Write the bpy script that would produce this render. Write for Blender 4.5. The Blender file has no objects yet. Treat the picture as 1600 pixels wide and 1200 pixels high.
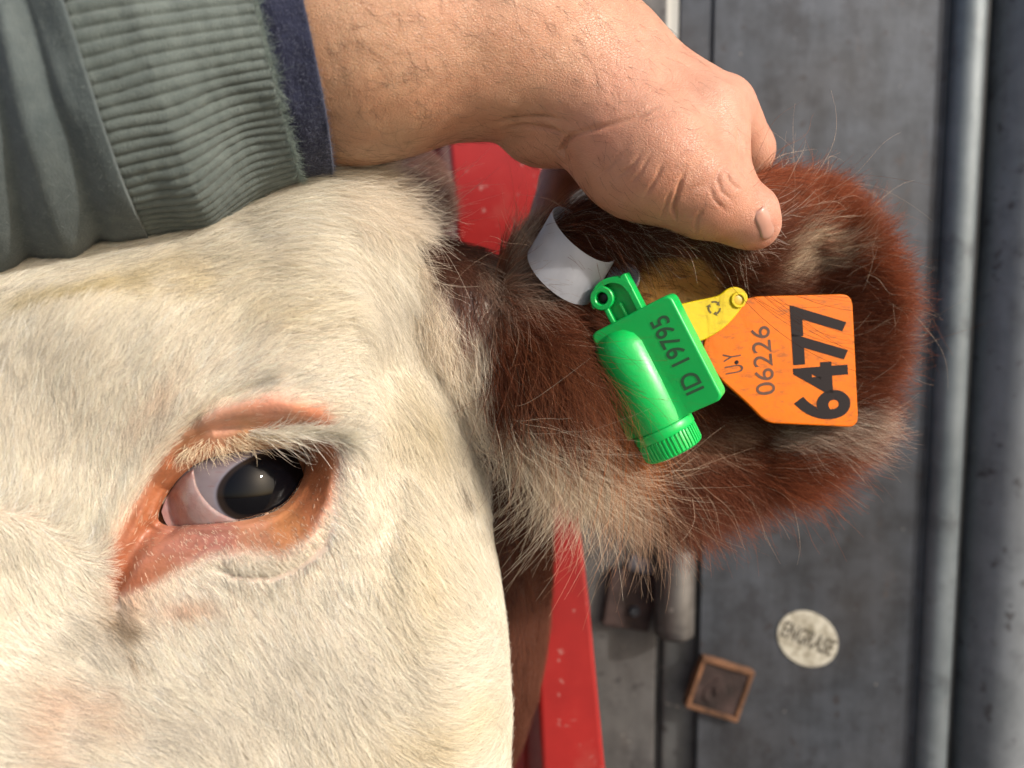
import bpy, bmesh, math, random
import numpy as np
from mathutils import Vector

random.seed(7)
rng = np.random.default_rng(7)
sc = bpy.context.scene
col = sc.collection

# ------------------------------------------------------------------ camera, sky, sun, exposure
F = 1250.0                      # focal length in photo pixels (photo is 1600 x 1200)
PITCH = math.radians(5.5)
CAM = np.array([0.0, 0.0, 1.32])
FWD = np.array([0.0, math.cos(PITCH), -math.sin(PITCH)])
UP = np.array([0.0, math.sin(PITCH), math.cos(PITCH)])
RIGHT = np.array([1.0, 0.0, 0.0])

cam_data = bpy.data.cameras.new('camera')
cam = bpy.data.objects.new('camera', cam_data)
col.objects.link(cam)
cam.location = CAM
cam.rotation_euler = (math.pi / 2 - PITCH, 0, 0)
cam_data.sensor_width = 36.0
cam_data.lens = F / 1600 * 36.0
cam_data.clip_start = 0.01
cam_data.clip_end = 2000
cam_data.dof.use_dof = True
cam_data.dof.focus_distance = 0.296
cam_data.dof.aperture_fstop = 7.0
sc.camera = cam

SUN_DIR = np.array([0.72, -0.52, 0.50])     # towards the sun
SUN_DIR = SUN_DIR / np.linalg.norm(SUN_DIR)
SUN_EL = math.asin(SUN_DIR[2])
world = bpy.data.worlds.new('World')
sc.world = world
world.use_nodes = True
wn = world.node_tree
bg = wn.nodes['Background']
sky = wn.nodes.new('ShaderNodeTexSky')
sky.sky_type = 'NISHITA'
sky.sun_disc = False
sky.sun_elevation = SUN_EL
sky.sun_rotation = math.atan2(SUN_DIR[0], SUN_DIR[1])
sky.dust_density = 4.0
sky.ozone_density = 0.7
wn.links.new(sky.outputs[0], bg.inputs[0])
bg.inputs[1].default_value = 0.15

sun_data = bpy.data.lights.new('sun', 'SUN')
sun_data.energy = 2.8
sun_data.angle = math.radians(1.5)
sun_data.color = (1.0, 0.95, 0.87)
sun = bpy.data.objects.new('sun', sun_data)
col.objects.link(sun)
sun.location = (1, -1, 4)
sun.rotation_euler = Vector(SUN_DIR).to_track_quat('Z', 'Y').to_euler()

sc.view_settings.view_transform = 'Standard'
sc.view_settings.look = 'None'
sc.view_settings.exposure = 0.36
sc.view_settings.gamma = 1.0
sc.view_settings.use_curve_mapping = False
sc.cycles.max_bounces = 8
sc.cycles.transparent_max_bounces = 8
sc.cycles.use_denoising = True
sc.cycles_curves.shape = 'RIBBONS'
sc.cycles_curves.subdivisions = 2

# ------------------------------------------------------------------ helpers
def P(px, py, d):
    """photo pixel + depth (m) -> camera-space point (right, up, depth)"""
    px, py, d = np.broadcast_arrays(np.asarray(px, float), np.asarray(py, float), np.asarray(d, float))
    return np.stack([(px - 800) / F * d, -(py - 600) / F * d, d], -1)

def to_px(c):
    return c[..., 0] / c[..., 2] * F + 800, -c[..., 1] / c[..., 2] * F + 600

def W(c):
    c = np.asarray(c, float)
    return CAM + c[..., 0:1] * RIGHT + c[..., 1:2] * UP + c[..., 2:3] * FWD

def norm(v):
    return v / np.maximum(np.linalg.norm(v, axis=-1, keepdims=True), 1e-12)

def sstep(a, b, x):
    t = np.clip((x - a) / (b - a), 0, 1)
    return t * t * (3 - 2 * t)

def hash3(ix, iy, iz, seed=0):
    h = (ix.astype(np.int64) * 374761393 + iy.astype(np.int64) * 668265263 + iz.astype(np.int64) * 2147483647 + seed * 1274126177) & 0xffffffff
    h = ((h ^ (h >> 13)) * 1274126177) & 0xffffffff
    h = (h ^ (h >> 16)) & 0xffffff
    return h / float(0xffffff)

def noise2(x, y, seed=0):
    """value noise in -1..1"""
    x = np.asarray(x, float); y = np.asarray(y, float)
    ix, iy = np.floor(x), np.floor(y)
    fx, fy = x - ix, y - iy
    fx = fx * fx * (3 - 2 * fx); fy = fy * fy * (3 - 2 * fy)
    z = np.zeros_like(ix)
    a = hash3(ix, iy, z, seed); b = hash3(ix + 1, iy, z, seed)
    c = hash3(ix, iy + 1, z, seed); d = hash3(ix + 1, iy + 1, z, seed)
    return 2 * ((a * (1 - fx) + b * fx) * (1 - fy) + (c * (1 - fx) + d * fx) * fy) - 1

def fbm(x, y, seed=0, n=3):
    s = 0; a = 1.0
    for i in range(n):
        s = s + a * noise2(x * 2 ** i, y * 2 ** i, seed + i); a *= 0.5
    return s / 1.75

def polydist(px, py, pts):
    """distance in px to a polyline, and the 0..1 position along it"""
    best = np.full(np.shape(px), 1e9); par = np.zeros(np.shape(px))
    n = len(pts) - 1
    for i in range(n):
        ax, ay = pts[i]; bx, by = pts[i + 1]
        dx, dy = bx - ax, by - ay
        t = np.clip(((px - ax) * dx + (py - ay) * dy) / (dx * dx + dy * dy), 0, 1)
        d = np.hypot(px - ax - t * dx, py - ay - t * dy)
        m = d < best
        best = np.where(m, d, best); par = np.where(m, (i + t) / n, par)
    return best, par

def groove(px, py, pts, sig, fade=0.2):
    d, t = polydist(px, py, pts)
    return np.exp(-(d / sig) ** 2) * sstep(0, fade, t) * sstep(0, fade, 1 - t)

def inpoly(px, py, pts):
    px = np.asarray(px, float); py = np.asarray(py, float)
    r = np.zeros(px.shape, bool)
    n = len(pts)
    for i in range(n):
        x1, y1 = pts[i]; x2, y2 = pts[(i + 1) % n]
        c = ((y1 > py) != (y2 > py)) & (px < (x2 - x1) * (py - y1) / (y2 - y1 + 1e-12) + x1)
        r ^= c
    return r

def polymask(px, py, pts, soft):
    d, _ = polydist(px, py, list(pts) + [pts[0]])
    s = np.where(inpoly(px, py, pts), d, -d)
    return sstep(-soft, soft, s)

class TPS:
    def __init__(self, pts, smooth=1e-6):
        a = np.array(pts, float)
        self.p = a[:, :2] / 500.0
        n = len(a)
        K = self.k(self.p[:, None], self.p[None]) + np.eye(n) * smooth
        Q = np.hstack([np.ones((n, 1)), self.p])
        A = np.zeros((n + 3, n + 3)); A[:n, :n] = K; A[:n, n:] = Q; A[n:, :n] = Q.T
        b = np.zeros(n + 3); b[:n] = a[:, 2]
        self.w = np.linalg.solve(A, b)
    @staticmethod
    def k(a, b):
        r2 = ((a - b) ** 2).sum(-1)
        return 0.5 * r2 * np.log(r2 + 1e-9)
    def __call__(self, px, py):
        q = np.stack([np.asarray(px, float), np.asarray(py, float)], -1) / 500.0
        sh = q.shape[:-1]; q = q.reshape(-1, 2)
        out = self.w[-3] + q @ self.w[-2:]
        for i in range(len(self.p)):
            out = out + self.w[i] * self.k(q, self.p[i])
        return out.reshape(sh)

def idw(px, py, ctrl, power=3.0):
    """inverse-distance blend of control rows (px, py, value...)"""
    ctrl = np.array(ctrl, float)
    W_ = 0; V = 0
    for r in ctrl:
        w = 1.0 / (((px - r[0]) ** 2 + (py - r[1]) ** 2 + 400.0) ** (power / 2))
        W_ = W_ + w
        V = V + w[..., None] * r[2:]
    return V / W_[..., None]

def catmull(pts, n, closed=True):
    p = np.array(pts, float)
    m = len(p)
    seg = m if closed else m - 1
    out = []
    for i in range(seg):
        if closed:
            a, b, c, d = p[(i - 1) % m], p[i], p[(i + 1) % m], p[(i + 2) % m]
        else:
            a, b, c, d = p[max(i - 1, 0)], p[i], p[i + 1], p[min(i + 2, m - 1)]
        t = np.linspace(0, 1, 24, endpoint=False)[:, None]
        out.append(0.5 * (2 * b + (c - a) * t + (2 * a - 5 * b + 4 * c - d) * t ** 2 + (3 * b - a - 3 * c + d) * t ** 3))
    if not closed: out.append(p[-1:])
    q = np.concatenate(out)
    return q

# ---------- object makers
def setp(o, label=None, cat=None, group=None, kind=None):
    if label: o['label'] = label
    if cat: o['category'] = cat
    if group: o['group'] = group
    if kind: o['kind'] = kind
    return o

def thing(name, label, cat, loc, group=None):
    o = bpy.data.objects.new(name, None)
    o.empty_display_size = 0.02
    col.objects.link(o)
    o.location = loc
    return setp(o, label, cat, group)

def mesh_obj(name, verts, faces, mat, parent=None, smooth=True, colors=None, bevel=0.0, attrs=None, sharp=None):
    """verts in WORLD coordinates"""
    v = np.asarray(verts, float)
    if parent is not None:
        v = v - np.array(world_loc(parent))
    me = bpy.data.meshes.new(name)
    if isinstance(faces, np.ndarray):
        faces = faces.tolist()
    me.from_pydata(v.tolist(), [], faces)
    if colors is not None:
        a = me.color_attributes.new('col', 'FLOAT_COLOR', 'POINT')
        c = np.ones((len(v), 4), np.float32); c[:, :3] = colors
        a.data.foreach_set('color', c.ravel())
    me.materials.append(mat)
    if smooth:
        me.polygons.foreach_set('use_smooth', [True] * len(me.polygons))
    me.update()
    o = bpy.data.objects.new(name, me)
    col.objects.link(o)
    if parent is not None: o.parent = parent
    if bevel > 0:
        b = o.modifiers.new('bevel', 'BEVEL'); b.width = bevel; b.segments = 3
        b.limit_method = 'ANGLE'; b.angle_limit = math.radians(30)
    if sharp is not None:
        try: me.set_sharp_from_angle(angle=math.radians(sharp))
        except Exception: pass
    return o

def world_loc(o):
    l = Vector(o.location)
    while o.parent is not None:
        o = o.parent; l = l + o.location
    return l

def fix_normals(o):
    bm = bmesh.new(); bm.from_mesh(o.data)
    bmesh.ops.recalc_face_normals(bm, faces=bm.faces)
    bm.to_mesh(o.data); bm.free()

class MB:
    """collects shapes in a local frame"""
    def __init__(self): self.v = []; self.f = []
    def add(self, v, f):
        o = len(self.v); self.v += [tuple(map(float, q)) for q in v]; self.f += [[i + o for i in q] for q in f]
    def prism(self, poly, w0, w1):
        n = len(poly)
        v = [(x, y, w0) for x, y in poly] + [(x, y, w1) for x, y in poly]
        f = [list(range(n))[::-1], list(range(n, 2 * n))] + [[i, (i + 1) % n, n + (i + 1) % n, n + i] for i in range(n)]
        self.add(v, f)
    def box(self, x0, x1, y0, y1, z0, z1):
        self.prism([(x0, y0), (x1, y0), (x1, y1), (x0, y1)], z0, z1)
    def lathe(self, prof, origin, ax, e1, e2, n=48, rmod=None, closed=False):
        """prof: list of (r, t) along axis; open ends are capped unless closed (ring profile)"""
        origin, ax, e1, e2 = map(np.asarray, (origin, ax, e1, e2))
        v = []
        for (r, t) in prof:
            for k in range(n):
                a = 2 * math.pi * k / n
                rr = r * (rmod(a, t) if rmod else 1.0)
                v.append(origin + ax * t + (e1 * math.cos(a) + e2 * math.sin(a)) * rr)
        m = len(prof); f = []
        for i in range(m if closed else m - 1):
            j = (i + 1) % m
            for k in range(n):
                k2 = (k + 1) % n
                f.append([i * n + k, i * n + k2, j * n + k2, j * n + k])
        if not closed:
            f.append(list(range(n))[::-1]); f.append([(m - 1) * n + k for k in range(n)])
        self.add(v, f)
    def build(self, name, mat, parent, fr=None, **kw):
        v = np.array(self.v)
        if fr is not None: v = W(fr(v))
        o = mesh_obj(name, v, self.f, mat, parent, **kw)
        fix_normals(o)
        return o

class Frame:
    """local (u right, v down, w towards the camera) -> camera space"""
    def __init__(self, o, u, v):
        self.o = np.asarray(o, float); self.u = norm(np.asarray(u, float))
        v = np.asarray(v, float); v = v - self.u * (v @ self.u); self.v = norm(v)
        self.w = np.cross(self.u, self.v)
        if self.w[2] > 0: self.w = -self.w
    def __call__(self, q):
        q = np.asarray(q, float)
        return self.o + q[..., 0:1] * self.u + q[..., 1:2] * self.v + q[..., 2:3] * self.w
    def inv(self, px, py):
        """photo pixel -> (u, v) on the w=0 plane"""
        r = np.array([(px - 800) / F, -(py - 600) / F, 1.0])
        t = (self.o @ self.w) / (r @ self.w)
        d = r * t - self.o
        return float(d @ self.u), float(d @ self.v)

def rounded(poly, radii, n=6):
    out = []
    m = len(poly)
    if not hasattr(radii, '__len__'): radii = [radii] * m
    for i in range(m):
        p = np.array(poly[i]); a = np.array(poly[i - 1]); b = np.array(poly[(i + 1) % m])
        r = radii[i]
        if r <= 0: out.append(tuple(p)); continue
        da = norm(a - p); db = norm(b - p)
        la = min(r, 0.45 * np.linalg.norm(a - p)); lb = min(r, 0.45 * np.linalg.norm(b - p))
        for t in np.linspace(0, 1, n):
            q = (1 - t) ** 2 * (p + da * la) + 2 * t * (1 - t) * p + t * t * (p + db * lb)
            out.append(tuple(q))
    return out

# ---------- surface nets for organic shapes
def surface_nets(Fv, org, h):
    nx, ny, nz = Fv.shape
    c = [Fv[i:nx - 1 + i, j:ny - 1 + j, k:nz - 1 + k] for i in (0, 1) for j in (0, 1) for k in (0, 1)]
    offs = [(i, j, k) for i in (0, 1) for j in (0, 1) for k in (0, 1)]
    ins = [q < 0 for q in c]
    cnt = sum(q.astype(np.int8) for q in ins)
    act = (cnt > 0) & (cnt < 8)
    idx = -np.ones(act.shape, np.int64)
    ids = np.argwhere(act)
    idx[act] = np.arange(len(ids))
    vals = [q[act] for q in c]
    S = np.zeros((len(ids), 3)); N = np.zeros(len(ids))
    for a in range(8):
        for b in range(a + 1, 8):
            da = np.array(offs[b]) - np.array(offs[a])
            if np.abs(da).sum() != 1: continue
            va, vb = vals[a], vals[b]
            m = (va < 0) != (vb < 0)
            t = np.where(m, va / np.where(m, va - vb, 1), 0)
            S += np.where(m[:, None], np.array(offs[a]) + t[:, None] * da, 0); N += m
    V = org + h * (ids + S / N[:, None])
    faces = []
    s = Fv < 0
    for ax in range(3):
        sl0 = [slice(1, -1)] * 3; sl1 = [slice(1, -1)] * 3
        sl0[ax] = slice(0, -1); sl1[ax] = slice(1, None)
        a_, b_ = s[tuple(sl0)], s[tuple(sl1)]
        for flip in (False, True):
            e = np.argwhere((a_ & ~b_) if not flip else (~a_ & b_))
            if len(e) == 0: continue
            o = [1, 1, 1]; o[ax] = 0
            e = e + np.array(o)
            u, v = [(1, 2), (2, 0), (0, 1)][ax]
            du = np.zeros(3, int); du[u] = 1; dv = np.zeros(3, int); dv[v] = 1
            q = [e - du - dv, e - dv, e, e - du]
            q = np.stack([idx[tuple(x.T)] for x in q], -1)
            if flip: q = q[:, ::-1]
            faces.append(q)
    return V, np.concatenate(faces)

def grid(lo, hi, h):
    ax = [np.arange(l, u + h, h, dtype=np.float32) for l, u in zip(lo, hi)]
    return np.meshgrid(*ax, indexing='ij'), np.array([a[0] for a in ax], float)

def sd_cap(X, a, b, ra, rb):
    a = np.asarray(a, np.float32); b = np.asarray(b, np.float32)
    ab = b - a
    t = ((X[0] - a[0]) * ab[0] + (X[1] - a[1]) * ab[1] + (X[2] - a[2]) * ab[2]) / float(ab @ ab)
    t = np.clip(t, 0, 1)
    return np.sqrt((X[0] - a[0] - t * ab[0]) ** 2 + (X[1] - a[1] - t * ab[1]) ** 2 + (X[2] - a[2] - t * ab[2]) ** 2) - (ra + (rb - ra) * t)

def sd_ell(X, c, r, rot=0.0):
    x = X[0] - c[0]; y = X[1] - c[1]; z = X[2] - c[2]
    if rot:
        cr, sr = math.cos(rot), math.sin(rot)
        x, y = x * cr + y * sr, -x * sr + y * cr
    k = np.sqrt((x / r[0]) ** 2 + (y / r[1]) ** 2 + (z / r[2]) ** 2)
    return (k - 1) * min(r)

def smin(a, b, k):
    h = np.clip(0.5 + 0.5 * (b - a) / k, 0, 1)
    return b * (1 - h) + a * h - k * h * (1 - h)

def vnormals(V, Q):
    Q = np.asarray(Q)
    n = np.cross(V[Q[:, 2]] - V[Q[:, 0]], V[Q[:, 3]] - V[Q[:, 1]])
    out = np.zeros_like(V)
    for k in range(4): np.add.at(out, Q[:, k], n)
    return norm(out)

def orient(V, Q):
    """wind the quads so that vnormals point outwards"""
    Q = np.asarray(Q)
    c = V - V.mean(0)
    vol = 0.0
    for t in ([0, 1, 2], [0, 2, 3]):
        vol += (c[Q[:, t[0]]] * np.cross(c[Q[:, t[1]]], c[Q[:, t[2]]])).sum()
    return Q if vol > 0 else Q[:, ::-1].copy()

def relax(V, Q, it=2, lam=0.5):
    Q = np.asarray(Q)
    for _ in range(it):
        S = np.zeros_like(V); N = np.zeros(len(V))
        for a, b in ((0, 1), (1, 2), (2, 3), (3, 0)):
            np.add.at(S, Q[:, a], V[Q[:, b]]); np.add.at(N, Q[:, a], 1)
            np.add.at(S, Q[:, b], V[Q[:, a]]); np.add.at(N, Q[:, b], 1)
        V = V + lam * (S / N[:, None] - V)
    return V

# ---------- hair
def clump_offset(px, py, cell, seed):
    """vector in px from each root to its clump centre"""
    gx, gy = np.floor(px / cell), np.floor(py / cell)
    best = np.full(px.shape, 1e9); ox = np.zeros(px.shape); oy = np.zeros(px.shape)
    z = np.zeros_like(gx)
    for i in (-1, 0, 1):
        for j in (-1, 0, 1):
            cx = (gx + i + hash3(gx + i, gy + j, z, seed)) * cell
            cy = (gy + j + hash3(gx + i, gy + j, z + 1, seed)) * cell
            d = (cx - px) ** 2 + (cy - py) ** 2
            m = d < best
            best = np.where(m, d, best); ox = np.where(m, cx - px, ox); oy = np.where(m, cy - py, oy)
    return ox, oy

def sample_surface(V, Q, n, dens, facing=-0.25, side=1):
    """random roots on a quad mesh in camera space; dens(px,py,normal)->0..1"""
    Q = np.asarray(Q)
    T = np.concatenate([Q[:, [0, 1, 2]], Q[:, [0, 2, 3]]])
    N = vnormals(V, Q)
    A, B, C = V[T[:, 0]], V[T[:, 1]], V[T[:, 2]]
    ar = np.linalg.norm(np.cross(B - A, C - A), axis=1)
    ce = (A + B + C) / 3
    nn = norm(N[T[:, 0]] + N[T[:, 1]] + N[T[:, 2]])
    view = norm(-ce)
    face = (nn * view).sum(1)
    px, py = to_px(ce)
    w = ar * dens(px, py) * (face > facing)
    w = w * ((px > -160) & (px < 1760) & (py > -160) & (py < 1360))
    cdf = np.cumsum(w); cdf /= cdf[-1]
    t = np.searchsorted(cdf, rng.random(n))
    u, v = rng.random(n), rng.random(n)
    fl = u + v > 1; u[fl] = 1 - u[fl]; v[fl] = 1 - v[fl]
    r = A[t] + u[:, None] * (B[t] - A[t]) + v[:, None] * (C[t] - A[t])
    nr = norm(N[T[t, 0]] * (1 - u - v)[:, None] + N[T[t, 1]] * u[:, None] + N[T[t, 2]] * v[:, None])
    return r, nr

def hair(name, r, n, dx, dy, L, rad, colr, mat, parent, lift=0.25, K=6, clump=0.5, cell=14, seed=1, curl=0.15, wave=0.05,
         grav=0.0, jitter=0.2, taper=0.75, dz=None):
    """r,n camera-space roots and normals; dx,dy image direction (y down); L length in m"""
    N = len(r)
    px, py = to_px(r)
    t = np.stack([dx, -dy, np.zeros(N) if dz is None else dz], -1)
    t = t + jitter * rng.normal(size=(N, 3)) * np.array([1, 1, 0.5])
    t = t - n * (t * n).sum(1, keepdims=True)
    t = norm(t)
    b = np.cross(n, t)
    ox, oy = clump_offset(px, py, cell, seed)
    co = np.stack([ox * r[:, 2] / F, -oy * r[:, 2] / F, np.zeros(N)], -1)
    co = co - n * (co * n).sum(1, keepdims=True)
    cl = clump * (0.4 + 0.6 * rng.random(N))
    cr = curl * rng.normal(size=N)
    # hairs of one clump bend together
    cr = cr + curl * 1.2 * noise2(px / cell * 0.8 + 31, py / cell * 0.8, seed)
    ph = rng.random(N) * 6.28; fq = 4 + 5 * rng.random(N)
    lf = np.broadcast_to(np.asarray(lift, float), (N,)) * (0.6 + 0.8 * rng.random(N))
    L = np.broadcast_to(np.asarray(L, float), (N,)) * (0.7 + 0.6 * rng.random(N))
    pts = np.zeros((N, K, 3), np.float64)
    down = np.array([0, -1.0, 0.0])
    g = np.broadcast_to(np.asarray(grav, float), (N,))
    for k in range(K):
        s = k / (K - 1)
        p = r + (L * s)[:, None] * t * 1.0
        p = p + (L * lf * (1.6 * s - 0.8 * s * s))[:, None] * n
        p = p + (L * (cr * s * s + wave * np.sin(ph + fq * s) * s))[:, None] * b
        p = p + (L * g * s * s)[:, None] * down
        p = p + (cl * s ** 1.2)[:, None] * co
        pts[:, k] = p
    base = np.array(world_loc(parent))
    wp = (W(pts.reshape(-1, 3)) - base).astype(np.float32)
    cu = bpy.data.hair_curves.new(name)
    cu.add_curves([K] * N)
    cu.attributes['position'].data.foreach_set('vector', wp.ravel())
    ra = cu.attributes.get('radius') or cu.attributes.new('radius', 'FLOAT', 'POINT')
    prof = 1 - taper * np.linspace(0, 1, K) ** 1.5
    rr = (np.broadcast_to(np.asarray(rad, float), (N,)) * (0.7 + 0.6 * rng.random(N)))[:, None] * prof
    ra.data.foreach_set('value', rr.astype(np.float32).ravel())
    a = cu.attributes.new('col', 'FLOAT_COLOR', 'CURVE')
    c = np.ones((N, 4), np.float32); c[:, :3] = np.clip(colr, 0.002, 0.95)
    a.data.foreach_set('color', c.ravel())
    cu.materials.append(mat)
    o = bpy.data.objects.new(name, cu)
    col.objects.link(o)
    o.parent = parent
    o['kind'] = 'stuff'
    return o

# ---------- materials
def new_mat(name):
    m = bpy.data.materials.new(name)
    m.use_nodes = True
    nt = m.node_tree
    return m, nt, nt.nodes['Principled BSDF']

def ramp(nt, fac, stops):
    r = nt.nodes.new('ShaderNodeValToRGB')
    while len(r.color_ramp.elements) < len(stops): r.color_ramp.elements.new(0.5)
    for e, (p, c) in zip(r.color_ramp.elements, stops):
        e.position = p; e.color = (*c, 1) if len(c) == 3 else c
    nt.links.new(fac, r.inputs[0])
    return r.outputs[0]

def noise(nt, scale, detail=4, rough=0.55, vec=None, stretch=None):
    tc = nt.nodes.new('ShaderNodeTexCoord')
    v = tc.outputs['Object']
    if stretch is not None:
        mp = nt.nodes.new('ShaderNodeMapping'); mp.inputs['Scale'].default_value = stretch
        nt.links.new(v, mp.inputs[0]); v = mp.outputs[0]
    n = nt.nodes.new('ShaderNodeTexNoise')
    n.inputs['Scale'].default_value = scale; n.inputs['Detail'].default_value = detail
    n.inputs['Roughness'].default_value = rough
    nt.links.new(v, n.inputs['Vector'])
    return n.outputs['Fac']

def mix(nt, fac, a, b, mode='MIX'):
    m = nt.nodes.new('ShaderNodeMix'); m.data_type = 'RGBA'; m.blend_type = mode
    def put(sock, v):
        if isinstance(v, (int, float)): sock.default_value = v
        elif isinstance(v, (tuple, list)): sock.default_value = (*v, 1)
        else: nt.links.new(v, sock)
    put(m.inputs[0], fac); put(m.inputs[6], a); put(m.inputs[7], b)
    return m.outputs[2]

def bump(nt, bs, h, dist, strength=1.0, prev=None):
    b = nt.nodes.new('ShaderNodeBump')
    b.inputs['Distance'].default_value = dist; b.inputs['Strength'].default_value = strength
    nt.links.new(h, b.inputs['Height'])
    if prev is not None: nt.links.new(prev, b.inputs['Normal'])
    nt.links.new(b.outputs[0], bs.inputs['Normal'])
    return b.outputs[0]

def plain(name, c, rough=0.5, metal=0.0, var=0.0, vscale=60, bmp=0.0, bscale=200, sss=0.0, spec=0.5, stretch=None):
    m, nt, bs = new_mat(name)
    bs.inputs['Roughness'].default_value = rough
    bs.inputs['Metallic'].default_value = metal
    bs.inputs['Specular IOR Level'].default_value = spec
    if var > 0:
        f = noise(nt, vscale, 5, stretch=stretch)
        lo = tuple(x * (1 - var) for x in c); hi = tuple(min(1, x * (1 + var)) for x in c)
        nt.links.new(ramp(nt, f, [(0.3, lo), (0.7, hi)]), bs.inputs['Base Color'])
    else:
        bs.inputs['Base Color'].default_value = (*c, 1)
    if bmp > 0:
        bump(nt, bs, noise(nt, bscale, 3), bmp)
    if sss > 0:
        bs.inputs['Subsurface Weight'].default_value = sss
        bs.inputs['Subsurface Radius'].default_value = (1, 0.5, 0.3)
        bs.inputs['Subsurface Scale'].default_value = 0.002
    return m

def hair_mat(name, trans=0.3, rough=0.45, spec=0.35):
    m, nt, bs = new_mat(name)
    at = nt.nodes.new('ShaderNodeAttribute'); at.attribute_name = 'col'
    nt.links.new(at.outputs['Color'], bs.inputs['Base Color'])
    bs.inputs['Roughness'].default_value = rough
    bs.inputs['Specular IOR Level'].default_value = spec
    tr = nt.nodes.new('ShaderNodeBsdfTranslucent')
    nt.links.new(at.outputs['Color'], tr.inputs[0])
    mx = nt.nodes.new('ShaderNodeMixShader'); mx.inputs[0].default_value = trans
    nt.links.new(bs.outputs[0], mx.inputs[1]); nt.links.new(tr.outputs[0], mx.inputs[2])
    nt.links.new(mx.outputs[0], nt.nodes['Material Output'].inputs[0])
    return m

def attr_mat(name, rough=0.5, spec=0.5, coat=0.0, var=0.0, vscale=300, bmp=0.0, bscale=600, sss=0.0):
    m, nt, bs = new_mat(name)
    at = nt.nodes.new('ShaderNodeAttribute'); at.attribute_name = 'col'
    c = at.outputs['Color']
    if var > 0:
        f = noise(nt, vscale, 4)
        c = mix(nt, 1.0, c, ramp(nt, f, [(0.3, (1 - var,) * 3), (0.7, (1, 1, 1))]), 'MULTIPLY')
    nt.links.new(c, bs.inputs['Base Color'])
    bs.inputs['Roughness'].default_value = rough
    bs.inputs['Specular IOR Level'].default_value = spec
    bs.inputs['Coat Weight'].default_value = coat
    bs.inputs['Coat Roughness'].default_value = 0.03
    if bmp > 0: bump(nt, bs, noise(nt, bscale, 3), bmp)
    if sss > 0:
        bs.inputs['Subsurface Weight'].default_value = sss
        bs.inputs['Subsurface Radius'].default_value = (1, 0.4, 0.25)
        bs.inputs['Subsurface Scale'].default_value = 0.002
    return m

# ------------------------------------------------------------------ the setting
def make_ground():
    m, nt, bs = new_mat('concrete_ground')
    f = noise(nt, 3, 8, 0.65); g = noise(nt, 60, 4)
    c1 = ramp(nt, f, [(0.3, (0.16, 0.15, 0.13)), (0.7, (0.30, 0.28, 0.25))])
    nt.links.new(mix(nt, 0.3, c1, ramp(nt, g, [(0.35, (0.12, 0.11, 0.09)), (0.65, (0.32, 0.30, 0.27))])), bs.inputs['Base Color'])
    bs.inputs['Roughness'].default_value = 0.9
    bump(nt, bs, g, 0.01)
    s = 600
    o = mesh_obj('ground', [(-s, -s, 0), (s, -s, 0), (s, s, 0), (-s, s, 0)], [[0, 1, 2, 3]], m, smooth=False)
    setp(o, 'pale worn concrete yard ground under the handling chute', kind='structure')
make_ground()

def steel(name, lo, hi, rough=0.45, metal=0.6, blotch=0.5, spots=True):
    m, nt, bs = new_mat(name)
    f = noise(nt, 16, 7, 0.65, stretch=(1, 1, 0.8)); g = noise(nt, 55, 5, 0.6); h = noise(nt, 4, 3)
    s = noise(nt, 18, 5, 0.7, stretch=(2.5, 2.5, 0.3))
    c = ramp(nt, f, [(0.32, lo), (0.68, hi)])
    c = mix(nt, 0.4, c, ramp(nt, g, [(0.38, lo), (0.60, hi)]))
    c = mix(nt, 0.25, c, ramp(nt, s, [(0.4, lo), (0.6, hi)]))
    c = mix(nt, ramp(nt, h, [(0.45, (0, 0, 0)), (0.65, (blotch,) * 3)]), c, (0.045, 0.036, 0.030))
    d5 = noise(nt, 26, 6, 0.7)
    c = mix(nt, ramp(nt, d5, [(0.54, (0, 0, 0)), (0.64, (blotch,) * 3)]), c, (0.022, 0.021, 0.025))
    r5 = noise(nt, 17, 6, 0.75, stretch=(1.5, 1, 0.6))
    c = mix(nt, ramp(nt, r5, [(0.60, (0, 0, 0)), (0.70, (blotch,) * 3)]), c, (0.10, 0.06, 0.04))
    if spots:
        p = noise(nt, 130, 2, 0.5)
        c = mix(nt, ramp(nt, p, [(0.73, (0, 0, 0)), (0.76, (0.6,) * 3)]), c, (0.35, 0.33, 0.30))
        p2 = noise(nt, 90, 3, 0.5)
        c = mix(nt, ramp(nt, p2, [(0.63, (0, 0, 0)), (0.71, (0.7,) * 3)]), c, (0.035, 0.03, 0.032))
    nt.links.new(c, bs.inputs['Base Color'])
    bs.inputs['Metallic'].default_value = metal
    rr = nt.nodes.new('ShaderNodeMapRange'); rr.inputs['To Min'].default_value = rough - 0.1; rr.inputs['To Max'].default_value = rough + 0.2
    nt.links.new(f, rr.inputs[0]); nt.links.new(rr.outputs[0], bs.inputs['Roughness'])
    bump(nt, bs, g, 0.0006, 0.6)
    return m

M_steel = steel('weathered_galvanised_steel', (0.024, 0.027, 0.033), (0.080, 0.091, 0.112), 0.5, 0.45)
M_steel_lit = steel('edge_lit_galvanised_steel', (0.10, 0.122, 0.137), (0.19, 0.218, 0.238), 0.5, 0.45, 0.35, False)  # paler copy of the gate steel; the edge's highlight is in the colour
M_rust = plain('rusty_steel', (0.115, 0.055, 0.028), 0.85, 0.2, 0.8, 70, 0.001, 120)
M_darkrust = plain('dark_rusted_steel', (0.035, 0.021, 0.019), 0.8, 0.2, 0.7, 60, 0.001, 120)
M_black = plain('dark_recess', (0.015, 0.014, 0.015), 0.9)

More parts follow.
